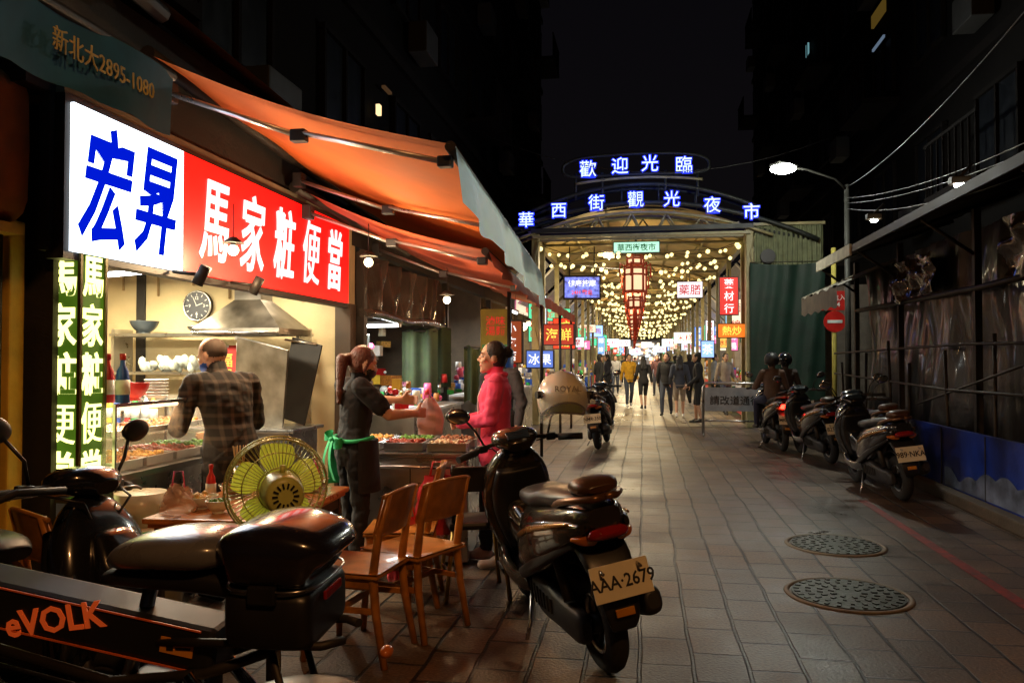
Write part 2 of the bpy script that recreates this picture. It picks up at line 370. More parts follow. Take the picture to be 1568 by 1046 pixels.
def helmet(name,loc,rz,sh,s=1,rx=0,vis=True,liner=None):
    g=G(name,loc,rz,rx,0,s)
    def fn(u,v):
        th=2*math.pi*u; ph=v*math.pi*.70; fr=max(0,math.cos(th)); ph*=1-.24*fr**1.5
        return (.125*math.sin(ph)*math.sin(th),.15*math.sin(ph)*math.cos(th),.135*math.cos(ph))
    g.sheet('shell',sh,fn,36,14)
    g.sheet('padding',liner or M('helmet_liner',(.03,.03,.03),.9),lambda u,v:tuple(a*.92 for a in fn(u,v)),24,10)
    g.tube('rim_trim',black,[V(fn(i/36,1))*1.005 for i in range(36)],.006,6,True)
    if vis:
        g.sheet('visor',M('visor',(.7,.72,.65),.06,coat=1,alpha=.3),lambda u,v:((.138)*math.sin(-1.15+2.3*u),.163*math.cos(-1.15+2.3*u)-.01*v,.035-.15*v),20,6)
        for sx in (-1,1): g.cyl('pivots',black,(.11*sx,.06,.02),(.14*sx,.07,.02),.018)
        g.text('lettering',M('helmet_print',(.2,.17,.12),.5),'ROYAL',(0,.149,.052),(70,0,180),.04,.002)
        g.text('lettering',M('helmet_print',(.2,.17,.12),.5),'ROYAL',(-.128,-.03,-.01),(90,0,-90),.04,.002)
    for k in (-1,0,1): g.loft('vents',black,[(.045*k,.02,.137-.012*abs(k),.004,.003),(.045*k,-.04,.133-.012*abs(k),.012,.006),(.045*k,-.09,.11-.012*abs(k),.004,.003)],e=.8)
    return g
for k,(x,y,nm) in enumerate(((2.16,14.12,'scooter_passenger'),(2.44,14.5,'scooter_rider'))):
    person(nm,(x,y),4,dict(top=cloth('rider%d'%k,(.07,.06,.06) if k else (.14,.09,.07)),bottom=nvy,shoe=black),dict(pelvis=(0,0,.9),hR=(.1,0,.88),hL=(-.1,0,.88),kR=(.19,.38,.84),kL=(-.19,.38,.84),aR=(.2,.36,.42),aL=(-.2,.36,.42),tR=(.22,.5,.38),tL=(-.22,.5,.38),
       eR=(.27,.1,1.1),eL=(-.27,.1,1.1),wR=(.25,.36,1.08),wL=(-.25,.36,1.08)),s=.95,vox=.015,hair='short',floor=-.02).done()
    helmet('rider_helmet',(x+.0,y+.02,1.49),4,p_black if k else dark,.98,0,False).done()
cl=[cloth('p%d'%i,c) for i,c in enumerate([(.6,.32,.02),(.02,.02,.022),(.4,.4,.4),(.05,.06,.09),(.3,.25,.2),(.02,.02,.03),(.12,.05,.05),(.3,.32,.35),(.03,.05,.04),(.02,.02,.02)])]
def ped(x,y,rz,ct,cb,hair='short',shorts=False,stride=.16,fem=False,s=1.):
    st=stride
    person('pedestrian',(x,y),rz,dict(top=cl[ct],bottom=cl[cb],shoe=white if rnd.random()<.5 else black),dict(kR=(.09,.02+st,.48),aR=(.09,st*1.2,.1),tR=(.1,st*1.2+.14,.05),kL=(-.09,.02-st*.3,.48),aL=(-.09,-st*1.5,.12),tL=(-.1,-st*1.5+.13,.05),
      wR=(.24,-.1,.87),wL=(-.24,.2,.9)),s=s,vox=.018,hair=hair,shorts=shorts,fem=fem).done()
def dx(px,y): return (px-985)*.000798*y
ped(dx(963,25),25,190,0,3); ped(dx(985,24),24,10,1,1,'long',True,fem=True,s=.95); ped(dx(1020,21.5),21.5,170,1,3); ped(dx(1040,20.6),20.6,0,3,4,'long',True,fem=True,s=.97)
ped(dx(1068,18.9),18.9,80,1,1,'short',True,.05); ped(dx(1108,22),22,200,4,3,'bun'); ped(dx(1055,26),26,20,5,9); ped(dx(942,34),34,180,2,3); ped(dx(932,40),40,0,7,1); ped(dx(1006,33),33,170,6,5,'long'); ped(dx(1024,36),36,0,1,3); ped(dx(955,48),48,180,3,1); ped(dx(1033,30),30,10,8,4); ped(dx(972,60),60,0,2,1); ped(dx(930,27),27,100,5,1,'long'); ped(dx(1092,25),25,-90,7,1); ped(dx(917,24),24,-60,9,5)
# ------------------------------------------------------------------ world / camera
w=bpy.data.worlds.new('World'); sc.world=w; w.use_nodes=True
bg=w.node_tree.nodes['Background']
tc=w.node_tree.nodes.new('ShaderNodeTexCoord'); sp=w.node_tree.nodes.new('ShaderNodeSeparateXYZ'); cr=w.node_tree.nodes.new('ShaderNodeValToRGB')
w.node_tree.links.new(tc.outputs['Generated'],sp.inputs[0]); w.node_tree.links.new(sp.outputs['Z'],cr.inputs[0])
cr.color_ramp.elements[0].color=(.0045,.0038,.0045,1); cr.color_ramp.elements[1].color=(.0018,.0016,.0024,1); cr.color_ramp.elements[1].position=.6
w.node_tree.links.new(cr.outputs[0],bg.inputs[0]); bg.inputs[1].default_value=1.
cam=bpy.data.cameras.new('Camera'); co=bpy.data.objects.new('Camera',cam); col.objects.link(co)
co.location=(0,0,1.5); co.rotation_euler=(rad(91.27),0,rad(9.36)); cam.lens=28.01; cam.clip_end=2000; cam.clip_start=.05; sc.camera=co
# ------------------------------------------------------------------ ground
def pavers(name,c1,c2,cm,rough):
    m=bpy.data.materials.new(name); m.use_nodes=True; nt=m.node_tree;N=nt.nodes;L=nt.links;b=N['Principled BSDF']
    tc=N.new('ShaderNodeTexCoord'); mp=N.new('ShaderNodeMapping'); mp.inputs['Rotation'].default_value=(0,0,rad(90))
    L.new(tc.outputs['Object'],mp.inputs[0])
    wn=N.new('ShaderNodeTexNoise'); wn.inputs['Scale'].default_value=1.6; wn.inputs['Detail'].default_value=3; L.new(mp.outputs[0],wn.inputs['Vector'])
    ad=N.new('ShaderNodeVectorMath'); ad.operation='MULTIPLY_ADD'; ad.inputs[1].default_value=(.05,.05,0); L.new(wn.outputs['Color'],ad.inputs[0]); L.new(mp.outputs[0],ad.inputs[2])
    br=N.new('ShaderNodeTexBrick'); br.inputs['Scale'].default_value=1; br.inputs['Brick Width'].default_value=.38; br.inputs['Row Height'].default_value=.26
    br.inputs['Mortar Size'].default_value=.012; br.inputs['Mortar Smooth'].default_value=.5; br.inputs['Bias'].default_value=0
    br.inputs['Color1'].default_value=(*c1,1); br.inputs['Color2'].default_value=(*c2,1); br.inputs['Mortar'].default_value=(*cm,1)
    L.new(ad.outputs[0],br.inputs['Vector'])
    n=N.new('ShaderNodeTexNoise'); n.inputs['Scale'].default_value=.9; n.inputs['Detail'].default_value=9; n.inputs['Roughness'].default_value=.65; L.new(tc.outputs['Object'],n.inputs['Vector'])
    mr=N.new('ShaderNodeMapRange'); mr.inputs[1].default_value=.33; mr.inputs[2].default_value=.68; mr.inputs[3].default_value=.3; mr.inputs[4].default_value=1.35; L.new(n.outputs['Fac'],mr.inputs[0])
    n3=N.new('ShaderNodeTexNoise'); n3.inputs['Scale'].default_value=60; n3.inputs['Detail'].default_value=4; L.new(tc.outputs['Object'],n3.inputs['Vector'])
    m4=N.new('ShaderNodeMapRange'); m4.inputs[1].default_value=.3; m4.inputs[2].default_value=.7; m4.inputs[3].default_value=.5; m4.inputs[4].default_value=1.35; L.new(n3.outputs['Fac'],m4.inputs[0])
    mm=N.new('ShaderNodeMath'); mm.operation='MULTIPLY'; L.new(mr.outputs[0],mm.inputs[0]); L.new(m4.outputs[0],mm.inputs[1])
    sc_=N.new('ShaderNodeVectorMath'); sc_.operation='SCALE'; L.new(br.outputs['Color'],sc_.inputs[0]); L.new(mm.outputs[0],sc_.inputs['Scale']); L.new(sc_.outputs[0],b.inputs['Base Color'])
    m2=N.new('ShaderNodeMapRange'); m2.inputs[1].default_value=.3; m2.inputs[2].default_value=.7; m2.inputs[3].default_value=rough-.15; m2.inputs[4].default_value=rough+.2; L.new(n.outputs['Fac'],m2.inputs[0]); L.new(m2.outputs[0],b.inputs['Roughness'])
    mu=N.new('ShaderNodeMath'); mu.operation='MULTIPLY_ADD'; mu.inputs[1].default_value=-1; L.new(br.outputs['Fac'],mu.inputs[0])
    ms=N.new('ShaderNodeMath'); ms.operation='MULTIPLY'; ms.inputs[1].default_value=.4; L.new(n3.outputs['Fac'],ms.inputs[0]); L.new(ms.outputs[0],mu.inputs[2])
    bp=N.new('ShaderNodeBump'); bp.inputs['Strength'].default_value=1.; bp.inputs['Distance'].default_value=.012
    L.new(mu.outputs[0],bp.inputs['Height']); L.new(bp.outputs[0],b.inputs['Normal']); return m
g=G('ground'); asheet(g.b('paving',pavers('street_pavers',(.165,.105,.062),(.085,.056,.036),(.012,.009,.007),.40)),lambda u,v:(-150+300*u,-40+500*v,0),6,6,False); g.done()
g=G('arcade_floor'); asheet(g.b('tiles',pavers('arcade_tiles_lit',(.42,.34,.23),(.30,.25,.18),(.08,.06,.05),.35)),lambda u,v:(-2.4+4.7*u,18.2+110*v,.004),1,1,False); g.done()  # paler than the street: the arcade's brightness is put into the tile colour
redline=M('red_road_paint',(.25,.02,.012),.6,nz=.7,ns=12)
g=G('road_marking'); g.poly('red_line',redline,[(2.24,1,.004),(2.33,1,.004),(2.33,9,.004),(2.24,9,.004)]); g.done()
castiron=M('cast_iron',(.04,.045,.035),.45,.7,nz=.5,ns=14,bump=.3); rimc=M('manhole_rim',(.2,.17,.12),.6,nz=.4)
for (x,y) in ((1.28,5.39),(1.52,6.8)):
    g=G('manhole_cover',(x,y,0))
    g.cyl('lid',castiron,(0,0,-.01),(0,0,.012),.34,seg=48); g.tor('rim',rimc,(0,0,.004),.37,.018,(0,0,1),seg=48,s2=8,flat=.5)
    for k,r in enumerate((.1,.17,.24,.31)):
        n=int(r*90)
        for i in range(n): t=2*math.pi*i/n+k*.2; g.box('studs',castiron,(r*math.cos(t),r*math.sin(t),.014),(.035,.022,.008),(0,0,t))
    g.done()
# ------------------------------------------------------------------ scooter
plate=M('plate_white',(.78,.72,.52),.45,nz=.12); ink=M('plate_ink',(.01,.01,.012),.5); tail_on=E('tail_light_on',(1,.02,.01),16); tail=M('tail_lens',(.25,.01,.01),.15,coat=.6)
amber=M('amber_lens',(.5,.13,.02),.2); lens=M('headlight_lens',(.4,.45,.5),.08,.4); padreflect=M('pad_brown_reflection',(.07,.03,.01),.35)  # brown reflection on the backrest pad is put into its base colour
_sc={}
def scooter(loc,rz,paint,lean=-8,num='AAA·2679',on=False,pl=True,name='motor_scooter'):
    g=G(name,(loc[0],loc[1],0),rz,0,lean); P=paint
    if pl:
        g.text('plate_text',ink,num,(0,-.9695,.534),(74,0,0),.08,.001,.0012,.93)
    key=(P.name,on,pl)
    if key in _sc:
        for n,me in _sc[key]:
            o=bpy.data.objects.new(n,me); col.objects.link(o); o.parent=g.e
        return
    for y in (-.62,.64):
        g.tor('tyres',rubber,(0,y,.24),.185,.056,(1,0,0),seg=40,s2=12,flat=.95)
        g.tor('rims',steel if y<0 else dark,(0,y,.24),.135,.018,(1,0,0),flat=2.2); g.cyl('hubs',dark,(-.06,y,.24),(.06,y,.24),.05)
        for k in range(5): t=2*math.pi*k/5; g.cyl('spokes',dark,(0,y,.24),(0,y+.13*math.cos(t),.24+.13*math.sin(t)),.016,.012,8)
        g.cyl('brake_discs',steel,(.065,y,.24),(.07,y,.24),.095,seg=28)
    g.loft('belt_case',dark,[(-.11,-.02,.3,.045,.08),(-.12,-.2,.29,.055,.11),(-.12,-.45,.27,.05,.085),(-.11,-.66,.25,.04,.08),(-.11,-.72,.25,.02,.04)],e=.6)
    for i in range(7): g.box('case_fins',iron,(-.178,-.1-.05*i,.29),(.008,.012,.11-.006*i))
    g.loft('engine',iron,[(0,.0,.32,.1,.08),(0,-.2,.33,.13,.13),(.03,-.42,.33,.1,.11),(.03,-.5,.33,.05,.06)],e=.6)
    g.loft('muffler',dark,[(.15,-.2,.24,.03,.03),(.17,-.34,.27,.055,.06),(.18,-.6,.32,.062,.075),(.18,-.82,.36,.058,.07),(.18,-.87,.37,.03,.035)],e=.8)
    g.box('heat_shield',steel,(.243,-.55,.33),(.008,.3,.06),(rad(-8),0,0),.003)
    for sx in (-.13,.12): g.cyl('shocks',iron,(sx,-.58,.36),(sx,-.42,.66),.028,.028,12)
    g.loft('tail_body',P,[(0,.18,.44,.12,.17),(0,-.02,.51,.17,.22),(0,-.25,.59,.195,.195),(0,-.45,.665,.19,.15),(0,-.65,.735,.165,.115),(0,-.80,.785,.125,.08),(0,-.88,.80,.075,.045)],e=.7)
    g.loft('centre_tunnel',P,[(0,.08,.44,.11,.16),(0,.3,.44,.10,.15),(0,.46,.52,.12,.16),(0,.52,.58,.12,.14)],e=.65)
    for sx in (-1,1):
        g.loft('side_fairing',P,[(.15*sx,.08,.42,.03,.05),(.178*sx,-.15,.53,.035,.11),(.185*sx,-.4,.63,.035,.095),(.155*sx,-.7,.72,.025,.055),(.11*sx,-.86,.76,.012,.02)],e=.85)
        g.loft('side_trim',black,[(.165*sx,.1,.33,.02,.03),(.19*sx,-.1,.4,.022,.035),(.2*sx,-.35,.5,.022,.035),(.16*sx,-.62,.62,.018,.025),(.13*sx,-.78,.68,.01,.015)],e=.8)
        g.loft('accent_trim',M('accent_gold',(.45,.22,.05),.25,.7),[(.215*sx,-.12,.60,.006,.012),(.222*sx,-.35,.68,.007,.016),(.195*sx,-.62,.745,.006,.012),(.15*sx,-.8,.78,.004,.006)],e=.9)
        g.loft('floor_rails',P,[(.15*sx,.52,.36,.03,.05),(.17*sx,.36,.3,.03,.04),(.17*sx,.12,.29,.03,.05),(.165*sx,-.05,.34,.02,.07)],e=.7)
        g.tube('grab_rail',M('rail_bronze',(.2,.1,.05),.3,.6),[(.11*sx,-.5,.81),(.13*sx,-.64,.85),(.12*sx,-.8,.885),(.06*sx,-.9,.895),(0,-.91,.9)],.017,8)
        g.loft('turn_signals',amber,[(.07*sx,-.87,.7,.02,.02),(.1*sx,-.85,.705,.03,.022),(.14*sx,-.80,.71,.015,.012)],e=.9)
        g.tube('mirror_stems',black,[(.2*sx,.4,1.02),(.24*sx,.41,1.12),(.3*sx,.37,1.2)],.007)
        g.sph('mirror_shells',black,(.34*sx,.37,1.23),(.075,.02,.048),16,(0,rad(-12*sx),0)); g.sph('mirror_faces',chrome,(.34*sx,.354,1.23),(.066,.008,.04),16,(0,rad(-12*sx),0))
        g.tube('handlebar',iron,[(0,.43,1.0),(.15*sx,.43,1.02),(.3*sx,.36,1.0),(.37*sx,.32,.99)],.013)
        g.cyl('grips',rubber,(.26*sx,.38,1.0),(.39*sx,.31,.988),.021,.02,14); g.tube('levers',steel,[(.2*sx,.44,1.0),(.27*sx,.455,1.0),(.36*sx,.4,.985)],.006)
        g.box('switch_blocks',black,(.22*sx,.40,1.01),(.06,.045,.045),(0,0,rad(-25*sx)),.01)
        g.tube('fork',steel,[(.065*sx,.52,.62),(.07*sx,.64,.24)],.02)
    g.loft('seat',black,[(0,.14,.74,.08,.03),(0,.05,.77,.13,.045),(0,-.18,.785,.155,.05),(0,-.32,.815,.145,.05),(0,-.5,.84,.14,.045),(0,-.66,.86,.11,.035),(0,-.74,.865,.07,.02)],e=.7)
    g.loft('backrest_pad',padreflect,[(0,-.66,.91,.08,.03),(0,-.76,.935,.105,.04),(0,-.84,.935,.10,.037),(0,-.89,.93,.06,.015)],e=.65)
    g.loft('floorboard',black,[(0,.1,.3,.15,.03),(0,.3,.28,.16,.03),(0,.5,.31,.14,.03),(0,.58,.4,.13,.03)],e=.6)
    g.loft('leg_shield',P,[(0,.5,.32,.13,.05),(0,.56,.48,.2,.07),(0,.58,.66,.225,.08),(0,.53,.82,.2,.08),(0,.48,.93,.13,.06),(0,.45,.97,.07,.03)],e=.7)
    g.loft('inner_shield',black,[(0,.46,.36,.11,.04),(0,.49,.55,.17,.045),(0,.48,.72,.18,.045),(0,.43,.86,.14,.04)],e=.6)
    g.loft('front_nose',P,[(0,.60,.86,.1,.03),(0,.67,.72,.13,.06),(0,.70,.58,.07,.04),(0,.69,.52,.03,.01)],e=.8)
    g.sph('headlight',lens,(0,.71,.72),(.1,.035,.06),16,(rad(-25),0,0))
    g.loft('front_fender',P,[(0,.42,.38,.05,.01),(0,.5,.5,.07,.02),(0,.64,.545,.075,.02),(0,.8,.49,.065,.02),(0,.88,.39,.035,.01)],e=.8)
    g.loft('handlebar_cowl',P,[(0,.33,.99,.07,.03),(0,.4,1.03,.14,.055),(0,.5,1.04,.13,.055),(0,.56,1.02,.05,.03)],e=.8)
    g.box('dash',M('dash_glass',(.02,.03,.04),.1),(0,.36,1.06),(.14,.07,.012),(rad(35),0,0),.004)
    g.loft('tail_light',tail_on if on else tail,[(-0,-.85,.715,.10,.02),(0,-.90,.735,.095,.03),(0,-.92,.75,.05,.018)],e=.7)
    if on: g.box('brake_light',tail_on,(0,-.945,.74),(.2,.03,.07),bev=.01)
    g.loft('rear_fender',black,[(0,-.70,.67,.12,.04),(0,-.82,.6,.12,.025),(0,-.9,.47,.095,.015),(0,-.93,.36,.08,.012),(0,-.92,.3,.055,.008)],e=.6)
    g.loft('wheel_hugger',black,[(0,-.42,.49,.06,.01),(0,-.6,.53,.065,.012),(0,-.78,.49,.06,.01),(0,-.86,.40,.04,.008)],e=.6)
    g.box('reflector',M('reflector_amber',(.5,.2,.02),.2),(0,-.957,.39),(.09,.012,.035),(rad(-12),0,0),.004)
    if pl:
        g.box('number_plate',plate,(0,-.965,.535),(.28,.005,.155),(rad(-16),0,0),.002)
        for sx in (-.09,.09): g.cyl('plate_bolts',steel,(sx,-.99,.585),(sx,-.95,.59),.007)
    g.tube('side_stand',steel,[(-.14,.02,.28),(-.2,-.06,.12),(-.26,-.12,.02)],.011); g.box('stand_foot',iron,(-.27,-.13,.012),(.05,.05,.01))
    g.tube('brake_cables',black,[(-.2,.44,1.0),(-.12,.56,.98),(-.05,.56,.9)],.005); g.tube('brake_cables',black,[(.2,.44,1.0),(.12,.57,.97),(.05,.56,.88)],.005)
    g.done()
    _sc[key]=[(o.name.split('.')[0],o.data) for o in g.e.children if not o.name.startswith('plate_text')]
scooter((-.44,4.47),25.6,p_bronze,-9)
scooter((-2.57,2.72),-97,p_black,-5,pl=False)
scooter((-.70,14.0),-4,p_grey,-6,'NMR·350')
scooter((2.2,14.2),4,p_black,0,'MKA·771',on=True)
scooter((2.58,12.7),8,p_black,-6,'825·KFD')
scooter((2.66,9.7),6,p_black,-7,'989·NKA')
scooter((2.95,11.0),5,p_grey,-7,'ENL·310')
helmet('motorcycle_helmet',(-.47,4.68,1.27),196,M('helmet_cream',(.8,.76,.62),.3,coat=.6),1.2,0,True,M('lime_reflection_liner',(.5,.75,.04),.6)).done()  # lime reflection of the visor is put into the padding colour
# ------------------------------------------------------------------ electric bike with top box
g=G('electric_bike',(-1.62,2.2,0),91,0,-3)
org=M('orange_trim',(.75,.14,.02),.4)
for y in (-.72,.62):
    g.tor('tyres',rubber,(0,y,.26),.21,.05,(1,0,0),seg=40,s2=12); g.tor('rims',dark,(0,y,.26),.165,.015,(1,0,0),flat=2); g.cyl('hub_motor',iron,(-.05,y,.26),(.05,y,.26),.09,seg=28)
    for k in range(6): t=k*math.pi/3; g.cyl('spokes',dark,(0,y,.26),(0,y+.16*math.cos(t),.26+.16*math.sin(t)),.012,.01,8)
g.loft('rear_mudguard',black,[(0,-.42,.5,.055,.01),(0,-.62,.56,.065,.015),(0,-.82,.54,.065,.015),(0,-.98,.42,.055,.01),(0,-1.02,.34,.05,.01)],e=.7)
g.box('battery_case',M('satin_black',(.008,.008,.009),.5),(0,.05,.745),(.15,.95,.135),(rad(9),0,0),.02)
for z in (.06,-.06): g.box('orange_border',org,(-.077,.05,.745+z),(.004,.88,.005),(rad(9),0,0))
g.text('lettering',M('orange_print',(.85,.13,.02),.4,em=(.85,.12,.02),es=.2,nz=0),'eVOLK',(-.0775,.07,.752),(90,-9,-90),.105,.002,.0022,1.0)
g.box('warning_label',M('label_orange',(.75,.3,.03),.5),(-.078,-.31,.69),(.003,.1,.045),(rad(9),0,0)); g.box('warning_label_mark',ink,(-.0805,-.29,.693),(.002,.02,.025)); g.box('warning_label_mark',ink,(-.0805,-.33,.686),(.002,.045,.006))
g.loft('seat',M('seat_vinyl',(.13,.13,.14),.26,coat=.5),[(0,-.08,.91,.05,.02),(0,-.14,.935,.10,.04),(0,-.26,.955,.135,.05),(0,-.40,.96,.135,.05),(0,-.47,.955,.09,.03)],e=.7)
g.loft('seat_pan',black,[(0,-.06,.86,.05,.02),(0,-.22,.88,.10,.035),(0,-.45,.87,.1,.04),(0,-.72,.80,.08,.03)],e=.7)
g.tube('seat_post',steel,[(0,-.2,.88),(0,-.12,.6),(0,-.03,.35)],.022)
for sx in (-1,1):
    g.tube('rear_rack',iron,[(.07*sx,-.25,.7),(.1*sx,-.5,.72),(.1*sx,-.75,.725),(.06*sx,-.8,.73)],.013); g.tube('rack_stays',iron,[(.1*sx,-.6,.72),(.1*sx,-.72,.26)],.011)
    g.tube('swing_arm',iron,[(.08*sx,-.05,.34),(.08*sx,-.4,.3),(.08*sx,-.72,.26)],.02); g.tube('shock',chrome,[(.09*sx,-.35,.62),(.1*sx,-.6,.32)],.02)
    g.tube('fork',steel,[(.07*sx,.42,.75),(.08*sx,.62,.26)],.02); g.tube('handlebar',iron,[(0,.44,1.02),(.2*sx,.42,1.05),(.34*sx,.35,1.03)],.013)
    g.sph('turn_signal',amber,(.13*sx,-.86,.62),(.03,.02,.018))
    g.tube('pedal_crank',steel,[(.09*sx,-.02,.32),(.11*sx,.12*sx-.02,.3)],.01); g.box('pedal',black,(.16*sx,.12*sx-.02,.3),(.09,.06,.02),bev=.005)
    g.tube('frame_tubes',iron,[(.07*sx,.3,.66),(.08*sx,-.1,.58),(.08*sx,-.4,.62),(.09*sx,-.6,.70)],.016); g.tube('frame_tubes',iron,[(.07*sx,-.1,.58),(.07*sx,-.05,.34)],.016)
g.tube('cables',black,[(-.05,.3,.6),(-.09,.0,.57),(-.08,-.3,.6),(-.07,-.55,.45)],.006); g.tube('cables',black,[(-.08,.3,.56),(-.1,-.05,.5),(-.08,-.4,.5)],.008)
g.box('lower_frame',iron,(0,.0,.42),(.1,.6,.06),(rad(-6),0,0),.015); g.box('motor_controller',dark,(0,-.25,.5),(.14,.25,.16),(0,0,0),.02)
g.tube('down_tube',iron,[(0,.5,.78),(0,.35,.5),(0,.1,.35)],.03); g.tube('steering_column',iron,[(0,.52,.7),(0,.44,1.03)],.028)
g.loft('top_box_base',black,[(0,-.485,.80,.09,.035),(0,-.50,.80,.15,.08),(0,-.61,.80,.16,.085),(0,-.72,.80,.15,.08),(0,-.735,.80,.10,.035)],e=.35)
g.loft('top_box_lid',M('topbox_gloss',(.012,.010,.014),.2,coat=.8),[(0,-.478,.95,.10,.045),(0,-.50,.96,.155,.075),(0,-.61,.97,.168,.088),(0,-.725,.955,.155,.075),(0,-.75,.94,.10,.045)],e=.45)
g.tube('lid_seam',steel,[(.165*math.copysign(abs(math.cos(t))**.5,math.cos(t)),-.612+.132*math.copysign(abs(math.sin(t))**.5,math.sin(t)),.89) for t in [i*math.pi/16 for i in range(32)]],.004,6,True)
g.box('box_latch',black,(-.162,-.61,.88),(.02,.08,.05),bev=.006); g.box('rear_reflector',tail,(0,-.745,.85),(.12,.01,.025),bev=.004)
g.done()
# ------------------------------------------------------------------ chairs, tables, fan
def chair(loc,rz,mat=chairw,name='wooden_chair'):
    g=G(name,(loc[0],loc[1],0),rz)
    for sx in (-1,1):
        g.tube('back_legs',mat,[(.19*sx,-.24,0),(.18*sx,-.19,.25),(.175*sx,-.17,.44),(.175*sx,-.2,.65),(.165*sx,-.25,.84)],[.018,.022,.024,.021,.018],8)
        g.tube('front_legs',mat,[(.19*sx,.2,0),(.18*sx,.18,.42)],[.017,.022],8); g.box('side_rails',mat,(.185*sx,0,.27),(.018,.36,.03),bev=.005)
        g.box('aprons',mat,(.178*sx,0,.40),(.02,.36,.05),bev=.004)
    g.box('aprons',mat,(0,.18,.40),(.34,.02,.05),bev=.004); g.box('stretcher',mat,(0,.0,.27),(.36,.02,.03),bev=.004)
    g.sheet('seat',mat,lambda u,v:((u-.5)*.42,(v-.5)*.42,.455-.014*math.sin(math.pi*u)*math.sin(math.pi*v)),10,10)
    g.box('seat',mat,(0,0,.437),(.42,.42,.016),bev=.006)
    def br(z0,z1):
        def f(u,v):
            x=(u-.5)*.40; z=z0+(z1-z0)*v; return (x,-.2-(z-.65)*.26-.035*(1-(2*u-1)**2),z+(.02*(1-(2*u-1)**2) if v>.5 else 0))
        g.sheet('backrest',mat,f,12,4); g.sheet('backrest',mat,lambda u,v:V(f(u,v))+V((0,.018,0)),12,4)
        for q in (0,1): g.tube('backrest_edges',mat,[V(f(i/12,q))+V((0,.009,0)) for i in range(13)],.011)
    br(.64,.83)
    return g.done()
chair((-1.46,3.95),84); chair((-1.28,4.36),66); chair((-2.5,3.28),-30); chair((-1.5,4.85),100)
g=G('metal_stool',(-1.08,5.05,0),20)
for sx in (-1,1):
    for sy in (-1,1): g.tube('legs',M('brass_leg',(.45,.3,.08),.35,.6),[(.2*sx,.2*sy,0),(.15*sx,.15*sy,.45)],.014)
    g.tube('rungs',iron,[(.18*sx,-.18,.15),(.18*sx,.18,.15)],.01); g.tube('back_posts',iron,[(.15*sx,-.15,.45),(.16*sx,-.22,.85)],.014)
g.box('seat_pad',black,(0,0,.46),(.36,.36,.05),bev=.02); g.box('back_pad',black,(0,-.215,.76),(.34,.03,.16),(rad(8),0,0),.012); g.done()
g=G('dining_table',(-2.03,3.98,0),3)
g.box('top',wood,(0,0,.735),(.68,1.04,.03),bev=.012); g.box('edge_band',M('edge_wood',(.4,.13,.02),.35),(0,0,.712),(.64,1.0,.025),bev=.004)
for sx in (-1,1):
    for sy in (-1,1): g.box('legs',iron,(.28*sx,.46*sy,.35),(.04,.04,.7),bev=.006)
    g.box('rails',iron,(.28*sx,0,.66),(.03,.9,.05))
g.done()
ceram=M('ceramic',(.65,.62,.5),.25); food=[M('food_%d'%i,c,.5,nz=.5,ns=40,bump=.6,bs=80) for i,c in enumerate([(.5,.18,.03),(.6,.35,.08),(.35,.05,.02),(.12,.3,.04),(.65,.5,.3),(.3,.12,.05)])]
def bowl(loc,r=.08,mat=ceram,f=None,name='bowl',h=.06):
    g=G(name,loc)
    def fn(u,v,k=1): th=2*math.pi*u; q=v*1.3; return (r*math.sin(q)/math.sin(1.3)*math.cos(th)*k,r*math.sin(q)/math.sin(1.3)*math.sin(th)*k,h*(1-math.cos(q))/(1-math.cos(1.3))+(1-k)*.05)
    g.sheet('outside',mat,fn,24,6); g.sheet('inside',mat,lambda u,v:fn(u,v,.95),24,6); g.tor('rim',mat,(0,0,h),r*.98,.003,(0,0,1),seg=24,s2=6); g.tor('foot',mat,(0,0,.003),r*.4,.005,(0,0,1),seg=20,s2=6)
    if f:
        for i in range(14): a=rnd.random()*6.3; d=r*.7*math.sqrt(rnd.random()); asph(g.b('food',f),(d*math.cos(a),d*math.sin(a),h*.75+rnd.random()*.02),(r*.22,r*.16,r*.12),8,(rnd.random(),rnd.random(),rnd.random()*3))
    g.done()
def tray(loc,sx,sy,f,rz=0,h=.05,name='food_tray'):
    g=G(name,loc,rz)
    g.box('base',steel,(0,0,.004),(sx,sy,.006))
    for a in (-1,1): g.box('walls',steel,(a*sx/2,0,h/2),(.006,sy,h)); g.box('walls',steel,(0,a*sy/2,h/2),(sx+.006,.006,h)); g.box('lips',steel,(a*(sx/2+.008),0,h),(.02,sy+.02,.004)); g.box('lips',steel,(0,a*(sy/2+.008),h+.0005),(sx+.02,.02,.004))
    for i in range(int(1280*sx*sy)+20):
        asph(g.b('food',f),((rnd.random()-.5)*sx*.88,(rnd.random()-.5)*sy*.88,h*.55+rnd.random()*h*.55),(.028,.018,.012),7,(rnd.random(),rnd.random(),rnd.random()*3))
    g.done()
def bottle(loc,mat,s=1,name='sauce_bottle'):
    g=G(name,loc,0,0,0,s)
    g.tube('body',mat,[(0,0,0),(0,0,.004),(0,0,.1),(0,0,.15),(0,0,.18),(0,0,.21)],[.028,.032,.032,.027,.012,.011],14)
    g.cyl('cap',redp,(0,0,.205),(0,0,.235),.014); g.cyl('label',white,(0,0,.04),(0,0,.11),.0335); g.done()
bowl((-2.2,3.72,.751),.085,ceram,food[1]); bowl((-2.05,3.62,.751),.06,white,food[3]); bowl((-2.22,4.1,.751),.09,steel,food[0]); bowl((-2.0,3.95,.751),.055,ceram,food[4])
tray((-1.95,4.33,.751),.26,.2,food[1],10); bottle((-1.83,4.28,.751),pinkp,.9); bottle((-2.28,3.95,.751),redp,.8)
g=G('plastic_food_bag',(-2.25,3.6,.75),20)
